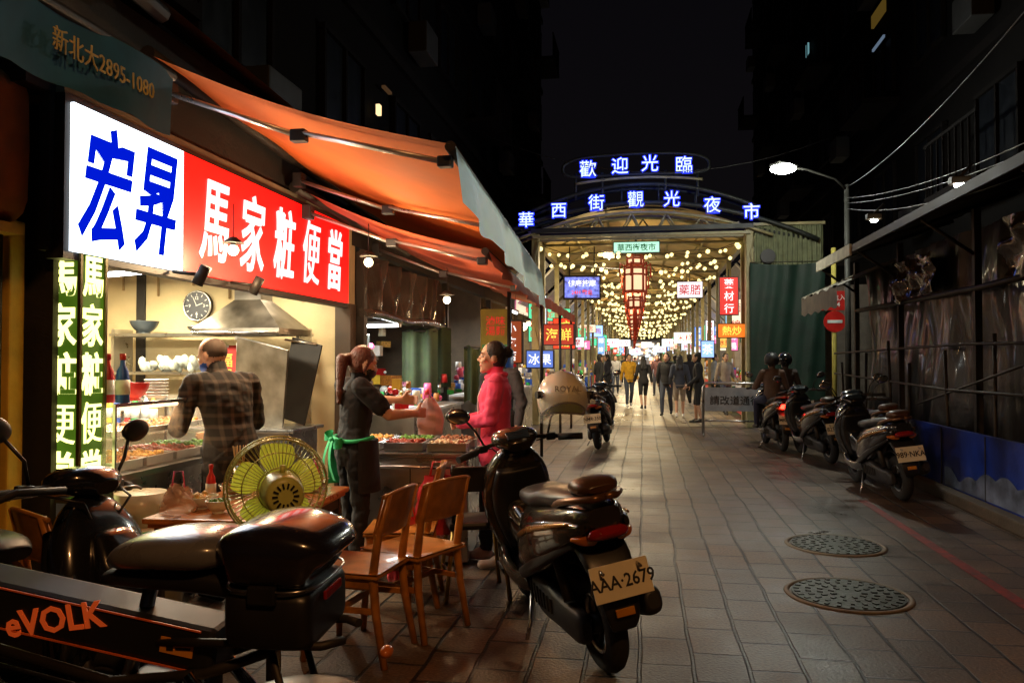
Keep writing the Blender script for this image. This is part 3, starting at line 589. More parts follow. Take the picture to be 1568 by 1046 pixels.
g.sheet('bag',M('thin_plastic',(.75,.5,.4),.25,alpha=.6),lambda u,v:((.08-.05*v**2)*math.cos(2*math.pi*u)+.012*math.sin(u*31+v*9),(.06-.04*v)*math.sin(2*math.pi*u)+.01*math.sin(u*23+v*17),.002+.13*v+.01*math.sin(u*19)*v),30,10)
g.tube('handles',pinkp,[(-.03,0,.12),(-.02,0,.2),(.02,0,.2),(.03,0,.12)],.004); g.done()
g=G('chopstick_holder',(-2.3,4.3,.75)); g.cyl('cup',steel,(0,0,0),(0,0,.14),.04)
for i in range(12): a=rnd.random()*6.3; g.cyl('chopsticks',M('bamboo',(.5,.3,.1),.5),(.015*math.cos(a),.015*math.sin(a),.05),(.04*math.cos(a),.04*math.sin(a),.25),.003,seg=6)
g.done()
fanm=M('fan_olive_plastic',(.6,.62,.16),.35,nz=.15); wire=M('fan_wire',(.55,.52,.2),.35,.5)
g=G('pedestal_fan',(-1.52,3.17,0),34)
g.cyl('base',fanm,(0,0,0),(0,0,.03),.19,.17,32); g.cyl('pole',steel,(0,0,.03),(0,0,.62),.014); g.cyl('pole_sleeve',fanm,(0,0,.6),(0,0,.84),.022)
z=.955
g.loft('neck',fanm,[(0,-.03,.82,.03,.03),(0,-.03,.9,.035,.04),(0,-.03,.95,.03,.03)],e=.7)
g.loft('motor_housing',fanm,[(0,-.185,z-.005,.02,.02),(0,-.18,z-.005,.065,.065),(0,-.15,z-.005,.08,.08),(0,-.05,z,.085,.085),(0,.0,z,.06,.06)],e=1,seg=28)
for k in range(14): t=k*math.pi/7; g.box('motor_vents',black,(.042*math.cos(t),-.187,z-.005+.042*math.sin(t)),(.022,.006,.007),(0,-t,0))
g.cyl('oscillation_knob',fanm,(0,-.1,z+.08),(0,-.1,z+.11),.012)
for (y,rr) in ((.02,.205),(.06,.215),(.10,.2)): g.tor('guard_rings',wire,(0,y,z),rr,.004,(0,1,0),seg=56,s2=6)
g.tor('guard_rings',wire,(0,-.03,z),.09,.003,(0,1,0),seg=40,s2=6); g.tor('guard_rings',wire,(0,.13,z),.07,.003,(0,1,0),seg=40,s2=6); g.tor('guard_rings',wire,(0,0.0,z),.15,.0025,(0,1,0),seg=40,s2=6)
for k in range(64):
    t=2*math.pi*k/64; c,s_=math.cos(t),math.sin(t)
    g.tube('guard_wires',wire,[(.085*c,-.035,z+.085*s_),(.15*c,0,z+.15*s_),(.203*c,.02,z+.203*s_),(.213*c,.06,z+.213*s_)],.0016,5)
    g.tube('guard_wires',wire,[(.213*c,.06,z+.213*s_),(.2*c,.1,z+.2*s_),(.07*c,.13,z+.07*s_)],.0016,5)
g.cyl('front_badge',fanm,(0,.125,z),(0,.135,z),.07); g.cyl('blade_hub',fanm,(0,.03,z),(0,.1,z),.04)
fb=M('fan_blade',(.6,.65,.08),.25,nz=.1)
for k in range(5):
    t0=2*math.pi*k/5+.3
    def bl(u,v,t0=t0):
        r=.035+.15*u; wdt=(.35+.75*math.sin(math.pi*min(1,u*.75+.12)))*.6; t=t0+(v-.5)*wdt*1.7; return (r*math.cos(t),.065+(v-.5)*.05,z+r*math.sin(t))
    g.sheet('blades',fb,bl,8,6)
g.done()
def transl(m,c,f=.25):
    nt=m.node_tree; b=nt.nodes['Principled BSDF']; out=nt.nodes['Material Output']; tr=nt.nodes.new('ShaderNodeBsdfTranslucent'); tr.inputs[0].default_value=(*c,1); mxs=nt.nodes.new('ShaderNodeMixShader'); mxs.inputs[0].default_value=f
    nt.links.new(b.outputs[0],mxs.inputs[1]); nt.links.new(tr.outputs[0],mxs.inputs[2]); nt.links.new(mxs.outputs[0],out.inputs[0])
transl(fb,(.6,.7,.08),.4)
# ------------------------------------------------------------------ bento shop shell
greyw=M('dingy_wall',(.55,.44,.25),.8,nz=.3,ns=1.5,bump=.15); ceilm=M('ceiling',(.2,.16,.1),.8); drk=M('soot_wall',(.02,.016,.013),.8,nz=.4,bump=.2)
signwhite=E('sign_white_face',(.80,.90,1.),4.2); signred=E('sign_red_face',(1.,.004,.003),1.6); blueink=E('sign_blue_ink',(0,.012,.75),.9,samp=False,k=0,spec=0); lwhite=E('sign_letter_white',(1,.93,.93),1.3,samp=False)
g=G('bento_shop')
g.box('far_wall',greyw,(-4.5,7.68,1.5),(3.2,.12,3.0)); g.box('back_wall',greyw,(-6.1,5.7,1.5),(.12,4.1,3.0)); g.box('near_wall',drk,(-4.6,3.68,1.5),(3.2,.04,3.0)); g.box('ceiling',ceilm,(-4.5,5.65,2.86),(3.2,4.1,.08))
g.box('floor',M('shop_floor',(.2,.13,.08),.4),(-4.5,5.65,.005),(3.2,4.1,.06)); g.box('lintel',drk,(-2.97,5.6,2.45),(.06,4.1,.8))
g.box('corner_pillar',M('pillar',(.06,.04,.025),.7),(-2.95,7.62,1.0),(.16,.16,2.1)); g.box('fascia',drk,(-3.1,5.6,3.2),(.3,4.4,.7))
for i in range(7): g.tube('wall_conduits',M('stain',(.3,.2,.09),.8),[(-5.8+i*.4,7.6,2.8),(-5.8+i*.4,7.6,2.2+.15*math.sin(i*3))],.012)
g.done()
g=G('shop_signboard')
g.box('frame',iron,(-2.93,5.545,2.43),(.1,3.93,.84)); g.box('white_panel',signwhite,(-2.9,4.11,2.43),(.08,.98,.76)); g.box('red_panel',signred,(-2.9,6.035,2.43),(.08,2.86,.76))
for ch,y in (('宏',3.88),('昇',4.32)): g.text('blue_characters',blueink,ch,(-2.856,y,2.43),(90,0,90),.68,.004,.010,.60,.25)
for i,ch in enumerate('馬家粧便當'): g.text('white_characters',lwhite,ch,(-2.856,4.97+.535*i,2.43),(90,0,90),.60,.004,.0 if ch=='便' else .008,.62,.15)
for y in (4.5,5.2): g.tube('sign_spot_arm',iron,[(-2.86,y,2.04),(-2.7,y,2.02)],.012); g.cyl('sign_spot',iron,(-2.7,y,1.96),(-2.64,y,2.07),.035)
g.done()
gl=M('lightbox_green',(.01,.03,.008),.5,em=(.055,.12,.006),es=1.,nz=.4,ns=5); yl=E('lightbox_char',(1,.97,.28),3.0,k=.1)
g=G('vertical_lightbox_sign',(-2.99,3.8,0))
g.box('case',gl,(0,0,1.42),(.22,.19,1.28))
for sx in (-1,1):
    for sy in (-1,1): g.box('frame',M('lb_frame',(.12,.1,.03),.4,.5),(.112*sx,.097*sy,1.42),(.018,.018,1.31))
for z in (.77,2.07): g.box('frame_caps',MATS['lb_frame'],(0,0,z),(.25,.22,.025))
for i,ch in enumerate('馬家粧便當'):
    z=1.935-.256*i; of=0 if ch=='便' else .004
    g.text('front_characters',yl,ch,(0,-.098,z),(90,0,0),.235,.003,of,.82); g.text('side_characters',yl,ch,(.113,0,z),(90,0,90),.235,.003,of,.7)
g.done()
yw=M('yellow_metal',(.75,.46,.06),.5,nz=.35,ns=4,bump=.1)
g=G('meter_cabinet',(-3.42,3.56,0)); g.box('panel',yw,(0,0,1.1),(.60,.1,2.2),bev=.01); g.box('door_frame',yw,(.06,-.06,1.15),(.30,.03,1.7),bev=.006)
for z in (.5,1.0,1.5,1.85): g.box('hinges',iron,(.24,-.08,z),(.05,.03,.03)); g.cyl('knobs',iron,(.14,-.09,z+.12),(.14,-.07,z+.12),.02)
for i in range(4): g.box('labels',M('notice',(.5,.4,.1),.6),(.05,-.078,.7+.32*i),(.1,.004,.08))
g.tube('pipes',iron,[(.285,-.1,0),(.285,-.1,2.3)],.014); g.done()
g=G('rolled_shutter_box',(-3.36,3.45,0)); sh=M('rust_brown',(.3,.09,.015),.6,nz=.6,ns=3,bump=.3)
g.loft('cover',sh,[(0,-1.6,2.55,.35,.38),(0,.05,2.55,.35,.38)],e=.35,sub=2)
g.box('bottom_bar',yw,(.1,-.8,2.14),(.45,1.7,.05)); g.done()
tubem=E('fluorescent_tube',(.95,1,1),9); warmb=E('warm_bulb',(1,.78,.45),14)
def tubel(loc,L=1.0,rz=0,w=20,c=(.95,1,.95),name='fluorescent_light'):
    g=G(name,loc,rz); g.box('fixture',white,(0,0,.03),(.08,L,.035),bev=.008); g.cyl('tube',tubem,(0,-L*.47,-.005),(0,L*.47,-.005),.018,seg=10)
    for a in (-1,1): g.tube('hangers',iron,[(0,a*L*.35,.04),(0,a*L*.35,.5)],.004); g.box('end_caps',white,(0,a*L*.48,0),(.04,.02,.05))
    g.light('AREA',(0,0,-.04),w,c,.1,(0,0,0),L); g.done()
tubel((-3.85,5.5,2.16),.9,70,130,(1,.9,.68)); tubel((-4.7,6.6,2.35),1.0,80,110,(1,.85,.55)); tubel((-3.3,6.9,2.42),.8,20,25,(1,.85,.6))
g=G('wall_clock',(-4.54,7.6,2.05)); g.cyl('case',black,(0,.01,0),(0,-.03,0),.155,seg=40); g.cyl('face',M('clock_face',(.03,.035,.05),.4),(0,-.03,0),(0,-.033,0),.135,seg=40); g.tor('bezel',steel,(0,-.03,0),.15,.01,(0,1,0),seg=40)
for h in range(12): t=h*math.pi/6; g.box('ticks',white,(.115*math.sin(t),-.0365,.115*math.cos(t)),(.008,.004,.025),(0,t,0))
for h,tx in ((12,'12'),(3,'3'),(6,'6'),(9,'9')): t=h*math.pi/6; g.text('numerals',white,tx,(.08*math.sin(t),-.036,.08*math.cos(t)),(90,0,0),.045,.001,.001)
g.box('hands',white,(.03,-.041,.012),(.08,.003,.008),(0,rad(-20),0)); g.box('hands',white,(-.02,-.042,.045),(.007,.003,.1),(0,rad(-25),0)); g.done()
hoodm=M('hood_steel',(.25,.22,.18),.35,.9,nz=.4,ns=6)
g=G('exhaust_hood',(-3.62,7.0,0)); bmh=g.b('canopy',hoodm)
for (z0,a0,b0,z1,a1,b1) in ((1.72,.42,.34,1.78,.42,.34),(1.78,.42,.34,2.05,.13,.12),(2.05,.13,.12,2.7,.13,.12)):
    q=[[bmh.verts.new((sx*a,sy*b,z)) for sx,sy in ((-1,-1),(1,-1),(1,1),(-1,1))] for (z,a,b) in ((z0,a0,b0),(z1,a1,b1))]
    for k in range(4): bmh.faces.new((q[0][k],q[0][(k+1)%4],q[1][(k+1)%4],q[1][k]))
g.box('grease_filter',iron,(0,0,1.74),(.7,.5,.02)); g.tube('rail',steel,[(-.42,-.36,1.74),(.42,-.36,1.74)],.012); g.done()
g=G('kitchen_shelf',(-4.25,7.35,0)); g.box('boards',steel,(0,0,1.74),(2.0,.36,.03)); g.box('boards',steel,(-.2,0,1.36),(1.6,.36,.025))
for x in (-.98,.98): g.box('uprights',steel,(x,0,.9),(.03,.3,1.8))
g.done()
bowl((-4.95,7.3,1.76),.14,M('dark_pot',(.03,.04,.05),.4),None,'cooking_pot',.12); bowl((-4.05,7.3,1.76),.15,bluep,None,'plastic_basin',.1); bowl((-4.35,7.3,1.76),.12,steel,None,'mixing_bowl'); bowl((-4.7,7.3,1.375),.1,white)
g=G('plastic_bags_bundle',(-4.6,7.2,1.38))
for i in range(26): g.sph('bags',M('bag_white',(.45,.48,.42),.4),(rnd.uniform(-.3,.3),rnd.uniform(-.08,.08),.04+rnd.random()*.07),(.06,.04,.035),8,(rnd.random()*2,rnd.random()*2,rnd.random()*2))
g.done()
for i in range(9): bottle((-5.1+i*.09,6.6+.03*(i%2),.92),[redp,greenp,white,yellowp,bluep][i%5],1.2)
g=G('red_poster',(-3.9,7.0,1.42),12); g.box('sheet',M('poster_red',(.5,.03,.02),.6),(0,0,0),(.33,.01,.42)); g.text('characters',M('gold',(.8,.5,.1),.4,.5),'福\n春',(0,-.008,0),(90,0,0),.14,.001,.002); g.box('tape',white,(0,-.007,.2),(.06,.003,.02)); g.done()
g=G('steel_splash_panel',(-3.35,6.6,1.2),-12); g.box('panel',hoodm,(0,0,0),(.55,.02,.9),(rad(10),rad(12),0)); g.box('fold',steel,(0,-.03,.44),(.5,.02,.03),(0,rad(12),0)); g.done()
g=G('dark_wok_screen',(-3.12,6.9,1.3),-10); g.box('panel',iron,(0,0,0),(.32,.02,.75),(0,rad(14),0)); g.tube('edge',hoodm,[(-.14,-.015,.38),(.2,-.015,.33)],.01); g.done()
g=G('notice_sheet',(-3.55,6.75,1.45),5); g.box('paper',white,(0,0,0),(.2,.008,.4)); g.box('lines',dark,(0,-.006,.1),(.14,.002,.02)); g.box('lines',dark,(0,-.006,.0),(.14,.002,.015)); g.done()
g=G('stove_counter',(-4.1,6.75,0)); g.box('body',steel,(0,0,.43),(2.2,.6,.86),bev=.01); g.box('top',steel,(0,0,.88),(2.3,.66,.03),bev=.005)
for i in range(3): g.cyl('stock_pots',steel,(-.6+.55*i,0,.9),(-.6+.55*i,0,1.12),.16,seg=28); g.tor('pot_rims',steel,(-.6+.55*i,0,1.12),.16,.008,(0,0,1))
g.done()
disp=M('display_light',(.9,.7,.5),.5,em=(1,.7,.4),es=3)
g=G('glass_food_display',(-3.05,4.5,0))
g.box('cabinet',steel,(0,0,.42),(.5,1.25,.84),bev=.01); g.box('counter',steel,(0,0,.86),(.56,1.3,.03))
for i in range(5): g.box('cabinet_seams',dark,(.253,-.5+.25*i,.42),(.004,.01,.7))
for a in (-1,1): g.box('posts',steel,(.25,a*.62,1.06),(.015,.015,.38)); g.box('posts',steel,(-.25,a*.62,1.06),(.015,.015,.38)); g.box('side_glass',glass,(0,a*.62,1.06),(.48,.005,.36))
g.box('front_glass',glass,(.25,0,1.06),(.005,1.22,.36)); g.box('top_frame',steel,(.25,0,1.25),(.02,1.26,.018)); g.box('top_glass',glass,(0,0,1.25),(.48,1.24,.006)); g.box('mid_shelf',glass,(-.02,0,1.06),(.4,1.2,.006))
g.cyl('lamp_tube',disp,(.2,-.55,1.225),(.2,.55,1.225),.01); g.light('AREA',(.1,0,1.22),13,(1,.62,.3),.2,(0,0,0),1.1); g.done()
for i in range(4): tray((-3.05,4.05+.3*i,.885),.42,.26,food[i%6])
for i in range(3): tray((-3.08,4.15+.35*i,1.065),.3,.24,food[(i+4)%6],0,.03)
for i in range(5): bottle((-3.18+.09*i,3.97,1.26),[redp,white,yellowp,redp,bluep][i],1.15)
bowl((-2.95,4.25,1.26),.09,redp,None,'plastic_bowl',.1)
g=G('bowl_stack',(-3.0,4.55,1.26))
for i in range(6): g.cyl('bowls',white,(0,0,.02*i),(0,0,.02*i+.014),.05,.075,20)
g.done()
g=G('rice_bucket',(-2.62,3.85,0)); g.cyl('bucket',M('bucket_grey',(.22,.22,.16),.4),(0,0,0),(0,0,.62),.2,.23,30); g.tor('rim',greenp,(0,0,.62),.23,.012,(0,0,1)); g.cyl('lid',ceram,(0,0,.6),(0,0,.63),.21); g.cyl('pot',ceram,(0,0,.63),(0,0,.8),.12,.13,24); g.done()
g=G('serving_counter',(-1.78,6.05,0),6); g.box('body',steel,(0,0,.4),(.95,.8,.76),bev=.01); g.box('top',steel,(0,0,.8),(1.05,.9,.03),bev=.006)
for x in (-.3,.05,.35): g.box('door_seams',dark,(x,-.402,.4),(.008,.004,.6))
g.tube('rail',steel,[(-.5,-.47,.72),(.5,-.47,.72)],.012); g.done()
for i in range(3):
    for j in range(2): tray((-2.1+.33*i,5.82+.3*j,.82),.28,.22,food[(i*2+j)%6],6,.06)
g=G('plastic_food_bag',(-1.52,5.58,1.08),0)
g.sheet('bag',M('bag_pinkish',(.72,.45,.42),.35,alpha=.85),lambda u,v:((.08+.02*math.sin(v*3))*math.cos(2*math.pi*u)*(1-.7*v**3)+.008*math.sin(u*40),.05*math.sin(2*math.pi*u)*(1-.5*v)+.01*math.sin(v*20+u*9),-.12+.26*v),30,12)
g.tube('handles',pinkp,[(-.03,0,.12),(-.0,0,.17),(.03,0,.12)],.006); g.done()
def redbag(loc,rz):
    g=G('red_shopping_bag',loc,rz)
    g.sheet('bag',M('bag_red',(.65,.04,.06),.4,alpha=.9),lambda u,v:((.12+.03*math.sin(v*3))*math.cos(2*math.pi*u)*(1-.35*v**3)+.01*math.sin(u*40)+.008*math.sin(v*19+u*7),(.07)*math.sin(2*math.pi*u)*(1-.5*v)+.01*math.sin(u*17+v*12),-.2+.38*v),30,14)
    for a in (-1,1): g.tube('handles',redp,[(-.05,.03*a,.17),(-.03,.02*a,.27),(.03,.02*a,.27),(.05,.03*a,.17)],.006)
    g.box('printed_label',white,(0,-.078,-.02),(.09,.003,.1)); g.done()
redbag((-1.35,5.15,.55),10); redbag((-1.5,4.95,.3),60)
# ------------------------------------------------------------------ awnings
orange=M('awning_orange',(.85,.21,.035),.75,nz=.2,ns=2,bump=.1,bs=6); transl(orange,(.6,.14,.03))
alu=M('awning_arm',(.55,.52,.5),.3,.8)
def awning(name,w0,w1,f0,f1,cloth_,val,arms,h=.27):
    w0,w1,f0,f1=map(V,(w0,w1,f0,f1)); g=G(name)
    def fn(u,v):
        a=w0.lerp(w1,u); b_=f0.lerp(f1,u); p=a.lerp(b_,v); p.z-=.07*math.sin(math.pi*v)*(1+.3*math.sin(6*u)); p.z+=.012*math.sin(22*u+v*2); return p
    g.sheet('canopy_cloth',cloth_,fn,40,14)
    g.tube('front_bar',iron,[f0,f1],.03,10); g.tube('wall_roller',iron,[w0,w1],.05,12)
    def vf(u,v): p=f0.lerp(f1,u); return p+V((.03+.03*math.sin(25*u)*v+.04*v,0,-h*v-.02*(abs(math.sin(u*26)) if v>.9 else 0)))
    g.sheet('valance',val,vf,60,6)
    for u in arms:
        a=w0.lerp(w1,u)+V((.05,0,-.18)); c=f0.lerp(f1,u)+V((-.05,0,-.05)); m=a.lerp(c,.5)+V((0,.0,-.06))
        for d in (-.02,.02): g.tube('arms',alu,[a+V((0,d,0)),m+V((0,d,0))],.014,8); g.tube('arms',alu,[m+V((0,d,.02)),c+V((0,d,0))],.012,8)
        g.box('elbow_joints',dark,m,(.09,.07,.07),bev=.01); g.box('arm_brackets',dark,a,(.08,.1,.12),bev=.01); g.box('arm_brackets',dark,c,(.08,.07,.06),bev=.01)
    g.done()
valb=M('valance_bluewhite',(.36,.68,1.),.6,nz=.5,ns=2.5); transl(valb,(.4,.75,1.),.4)
awning('orange_awning',(-2.85,4.2,3.28),(-2.85,8.6,3.0),(-1.0,4.06,2.62),(-.93,7.1,2.27),orange,valb,(.03,.45,.9),.3)
redaw=M('awning_red',(.42,.07,.02),.75,nz=.3,ns=2)
awning('red_awning',(-2.85,6.2,2.93),(-2.85,9.4,2.8),(-1.2,6.0,2.33),(-1.25,9.2,2.22),redaw,redaw,(.05,.6),.12)
bluec=M('awning_blue',(.02,.13,.26),.7,nz=.35,ns=3,bump=.15,bs=10)
g=G('blue_awning')
g.sheet('roof_cloth',bluec,lambda u,v:(-3.3+1.0*v,1.2+2.4*u,3.45-.55*v+.02*math.sin(20*u)),20,6)
g.sheet('valance',bluec,lambda u,v:(-2.28+.02*math.sin(16*u+v),1.2+2.38*u,2.9-.30*v-.015*abs(math.sin(u*22))*(v>.95)),40,5)
g.tube('front_bar',iron,[(-2.3,1.2,2.9),(-2.3,3.6,2.9)],.025); g.tube('side_rafter',iron,[(-2.3,3.58,2.9),(-3.3,3.58,3.45)],.02)
g.text('phone_lettering',M('letter_yellow',(.6,.48,.15),.6,nz=.3),'新北大2895-1080',(-2.25,3.05,2.75),(90,0,90),.105,.002,.0,.85)
g.done()
def bulb(loc,w,c=(1,.72,.4),r=.035,drop=.3,name='hanging_bulb'):
    g=G(name,loc); g.sph('bulb',warmb,(0,0,0),r,12); g.cyl('socket',black,(0,0,r*.8),(0,0,r+.05),.018); g.tube('cord',black,[(0,0,r+.05),(0,0,drop)],.004,6)
    g.cyl('shade',iron,(0,0,r+.05),(0,0,r+.01),.02,.07,16); g.light('POINT',(0,0,-r-.03),w,c,.04); g.done()
bulb((-2.6,4.75,2.2),48,(1,.7,.38)); bulb((-2.1,5.9,2.25),44,(1,.7,.38)); bulb((-1.8,7.2,2.05),18,(1,.6,.3)); bulb((-1.9,9.5,2.05),18,(1,.6,.3)); bulb((-1.75,12.2,2.05),22,(1,.55,.22))
# ------------------------------------------------------------------ next stalls on the left
plas=M('clear_curtain',(.10,.085,.07),.12,nz=.5,bump=1.,bs=7,alpha=.8,coat=.7); tarp=M('green_tarp',(.008,.035,.023),.6,nz=.3,ns=3,bump=.5,bs=5)
g=G('rolled_plastic_curtain')
g.sheet('curtain',plas,lambda u,v:(-2.86+.05*math.sin(u*37+v*3)+.03*math.sin(u*90),7.75+3.3*u,2.62-.65*v-.05*math.sin(u*3)),80,8)
g.tube('bottom_roll',plas,[(-2.83,7.75+.33*i,1.97+.02*math.sin(i)) for i in range(11)],.05,10); g.done()
g=G('neighbour_stall')
g.box('back_wall',drk,(-5.2,12.8,1.6),(.1,10.4,3.2)); g.box('ceiling',drk,(-4,12.8,2.95),(2.4,10.4,.08))
for y in (7.8,11.3,14.6,17.8): g.box('partitions',M('partition',(.12,.09,.06),.7),(-4.1,y,1.45),(2.2,.08,2.9)); g.box('posts',iron,(-2.85,y,1.3),(.09,.09,2.6))
g.box('fascia',drk,(-2.95,12.8,2.85),(.12,10.3,.4))
for y in (9.3,12.8,16.2): g.box('counters',steel,(-2.7,y,.45),(.6,2.2,.9),bev=.01); g.box('counter_tops',white,(-2.7,y,.92),(.66,2.25,.03))
g.sheet('canopy',redaw,lambda u,v:(-2.9+1.4*v,8.9+8.6*u,2.85-.4*v+.02*math.sin(40*u)),50,5); g.sheet('canopy_valance',redaw,lambda u,v:(-1.48+.02*math.sin(60*u),8.9+8.6*u,2.45-.16*v),60,2)
for y in (9.2,12.2,15.0,17.3): g.tube('canopy_posts',iron,[(-1.55,y,0),(-1.55,y,2.46)],.025)
g.done()
tubel((-3.2,9.1,1.9),.8,78,45); tubel((-3.6,12.8,2.3),1.1,20,35); tubel((-3.3,16.2,2.3),1.1,10,45,(1,.85,.65)); tubel((-2.3,14.0,2.35),1.0,0,18)
for (x,y,z,w_,h_) in ((-2.75,9.6,1.45,.45,.8),(-2.8,10.4,1.5,.5,.8),(-2.1,9.9,1.3,.3,.7)):
    g=G('hanging_tarp',(x,y,0)); g.sheet('cloth',M('olive_cloth',(.03,.045,.015),.8,nz=.4),lambda u,v:((u-.5)*w_,.04*math.sin(u*14),z+h_/2-h_*v+.03*math.sin(u*9)),16,6); g.tube('rod',iron,[(-w_/2,0,z+h_/2),(w_/2,0,z+h_/2)],.01); g.done()
g=G('stainless_hood',(-3.6,8.6,0)); g.box('canopy',steel,(0,0,1.72),(.9,.6,.14),bev=.01); g.box('duct',steel,(0,0,2.3),(.3,.3,1.0)); g.tube('rail',steel,[(-.45,-.32,1.62),(.45,-.32,1.62)],.012); g.done()
def goods(name,x0,x1,y0,y1,z0,z1,n,mats,smax=.14):
    g=G(name)
    for i in range(n):
        m=rnd.choice(mats); s_=rnd.uniform(.05,smax); c=(rnd.uniform(x0,x1),rnd.uniform(y0,y1),z0+rnd.random()**2*(z1-z0)+s_*.3)
        k=rnd.random()
        if k<.4: g.box('goods_'+m.name,m,c,(s_,s_*rnd.uniform(.6,1.4),s_*rnd.uniform(.5,1.3)),(0,0,rnd.random()))
        elif k<.75: g.cyl('goods_'+m.name,m,c,(c[0],c[1],c[2]+s_),s_*.4,s_*.33,12)
        else: g.sph('goods_'+m.name,m,c,s_*.4,9)
    g.done()
gm=[redp,greenp,bluep,yellowp,white,pinkp,steel,food[0],food[1],ceram]
goods('counter_goods',-2.95,-2.45,8.2,10.4,.95,1.2,70,gm); goods('counter_goods',-2.95,-2.45,11.7,13.9,.95,1.35,80,gm); goods('counter_goods',-2.95,-2.45,15.1,17.3,.95,1.35,80,gm); goods('shelf_goods',-3.9,-3.3,8.2,17.4,1.0,1.9,140,gm,.2)
def lsign(loc,rz,w_,h_,cf,ct,txt,s=1.,vert=False,name='illuminated_sign',d=.1,samp=True):
    g=G(name,loc,rz); k='sg_%s_%.2f'%(str(cf),s); g.box('case',dark,(0,0,0),(w_+.04,d,h_+.04)); g.box('face',E(k,cf,s,samp),(0,0,0),(w_,d+.012,h_))
    n=len(txt); sz=min(w_*.85,h_/n*.82) if vert else min(h_*.75,w_/n*.9)
    sz=round(sz,2)
    for sg,ry in ((-1,0),(1,180)):
        if vert:
            for i,ch in enumerate(txt): g.text('lettering',ct,ch,(0,sg*(d/2+.009),h_/2-h_/n*(i+.5)),(90,0,ry),sz,.002,.002)
        else: g.text('lettering',ct,txt,(0,sg*(d/2+.009),0),(90,0,ry),sz,.002,.002)
    g.tube('bracket',iron,[(0,0,h_/2),(0,0,h_/2+.2)],.01); g.done()
iw=E('ink_white',(1,1,1),1.3,False); ir=M('ink_red',(.6,.01,.01),.5,em=(.6,.01,.01),es=.6,nz=0); iy=E('ink_yellow',(1,.8,.1),1.2,False); igr=M('ink_green',(.0,.12,.03),.5,em=(0,.12,.03),es=.5,nz=0)
lsign((-1.9,11.5,1.75),0,.3,.6,(.5,.08,.02),iw,'小吃店',.5,True); lsign((-1.75,13.6,1.5),0,.45,.28,(.15,.3,1.),iw,'冰果',.7); lsign((-1.7,16.2,2.0),0,.6,.4,(.8,.07,.03),iy,'海鮮',.6)
g=G('menu_poster',(-1.75,9.4,1.85),5); g.box('sheet',M('poster_yellow',(.35,.3,.03),.6),(0,0,0),(.36,.012,.5)); g.text('lettering',ir,'滷味\n湯麵',(0,-.01,.05),(90,0,0),.12,.002,.001); g.box('border',greenp,(0,-.008,-.2),(.32,.004,.05)); g.done()
g=G('blue_water_barrel',(-1.6,8.9,1.05)); g.cyl('barrel',bluep,(0,0,0),(0,0,.55),.15,seg=24)
for z in (.1,.3,.5): g.tor('ribs',bluep,(0,0,z),.15,.012,(0,0,1))
g.cyl('stand',iron,(0,0,-1.05),(0,0,0),.12); g.done()
# ------------------------------------------------------------------ arcade gate & roof
gf=M('gate_cream_steel',(.34,.30,.15),.5,nz=.25); gdark=M('gate_dark',(.02,.025,.022),.5); neon=E('neon_blue_white',(.6,.75,1),1.7,False,k=0); neonb=E('neon_blue',(.01,.03,1),1.8,False,k=0)
XC=-.07
def arc(z0,k,x0,x1,n=24,y=18.0,xc=XC): return [(x0+(x1-x0)*i/n,y,z0-k*(x0+(x1-x0)*i/n-xc)**2) for i in range(n+1)]
g=G('market_gate')
for y in (18.0,18.5):
    g.tube('main_arch',gdark,arc(5.0,.063,-3.75,3.75,y=y),.05); g.tube('upper_chord',gdark,arc(5.42,.09,-2.6,2.5,y=y),.045); g.tube('lower_chord',gf,arc(4.78,.07,-2.9,2.8,y=y),.035)
    g.box('tie_beam',gdark,(XC,y,4.42),(4.9,.08,.1)); g.box('tie_beam_low',gf,(XC,y,4.28),(4.8,.06,.06))
    for i in range(13): x=-2.4+.39*i; zt=4.78-.07*(x-XC)**2; g.tube('web_struts',gf,[(x,y,4.42),(x+(.195 if i%2 else -.195),y,zt)],.018)
    for i in range(9): x=-1.7+.41*i; g.tube('web_struts',gdark,[(x,y,5.0-.063*x*x),(x,y,5.42-.09*x*x)],.018)
for i in range(19): x=-3.6+.4*i; g.tube('cross_ties',gdark,[(x,18,5.0-.063*(x-XC)**2),(x,18.5,5.0-.063*(x-XC)**2)],.02)
for x in (-2.45,2.32):
    g.box('columns',gf,(x,18.25,2.2),(.16,.3,4.4),bev=.02); g.tube('column_lattice',gf,[(x,18.05,.2+.4*i) if i%2 else (x+.1,18.05,.2+.4*i) for i in range(11)],.014)
g.tube('wing_brace',gdark,[(-3.7,18.2,4.1),(-2.45,18.2,4.4)],.05); g.tube('wing_brace',gdark,[(3.75,18.2,4.1),(2.35,18.2,4.4)],.05)
ov=[]; hw,hh=1.62,.23
for i in range(40):
    t=2*math.pi*i/40; cx=math.copysign(abs(math.cos(t))**.35,math.cos(t)); cz=math.copysign(abs(math.sin(t))**.8,math.sin(t)); x=hw*cx; ov.append((-.17+x,17.95,5.87+hh*cz-.03*x*x))
g.tube('cartouche_frame',gdark,ov,.035,8,True)
for x in (-1.5,-.9,.5,1.2): g.tube('cartouche_posts',gdark,[(x,18,5.1),(x,17.97,5.7)],.03)
g.tube('arc_edge',gf,arc(5.56,.05,-1.5,1.3,y=17.95),.03)
up=[(900,253),(950,250),(996,248),(1048,252)]; lo=[(802,330),(854,317),(913,306),(974,303),(1029,304),(1090,315),(1148,327)]
for (px,py),ch in list(zip(up,'歡迎光臨'))+list(zip(lo,'華西街觀光夜市')):
    x=(px-985)*.000798*17.9; z=1.5+17.9*.98*(550-py)/1220
    s_=.39 if py<260 else .37
    g.text('neon_outline',neonb,ch,(x,17.87,z),(90,0,0),s_,.02,.018); g.text('neon_characters',neon,ch,(x,17.84,z),(90,0,0),s_,.02,-.001)
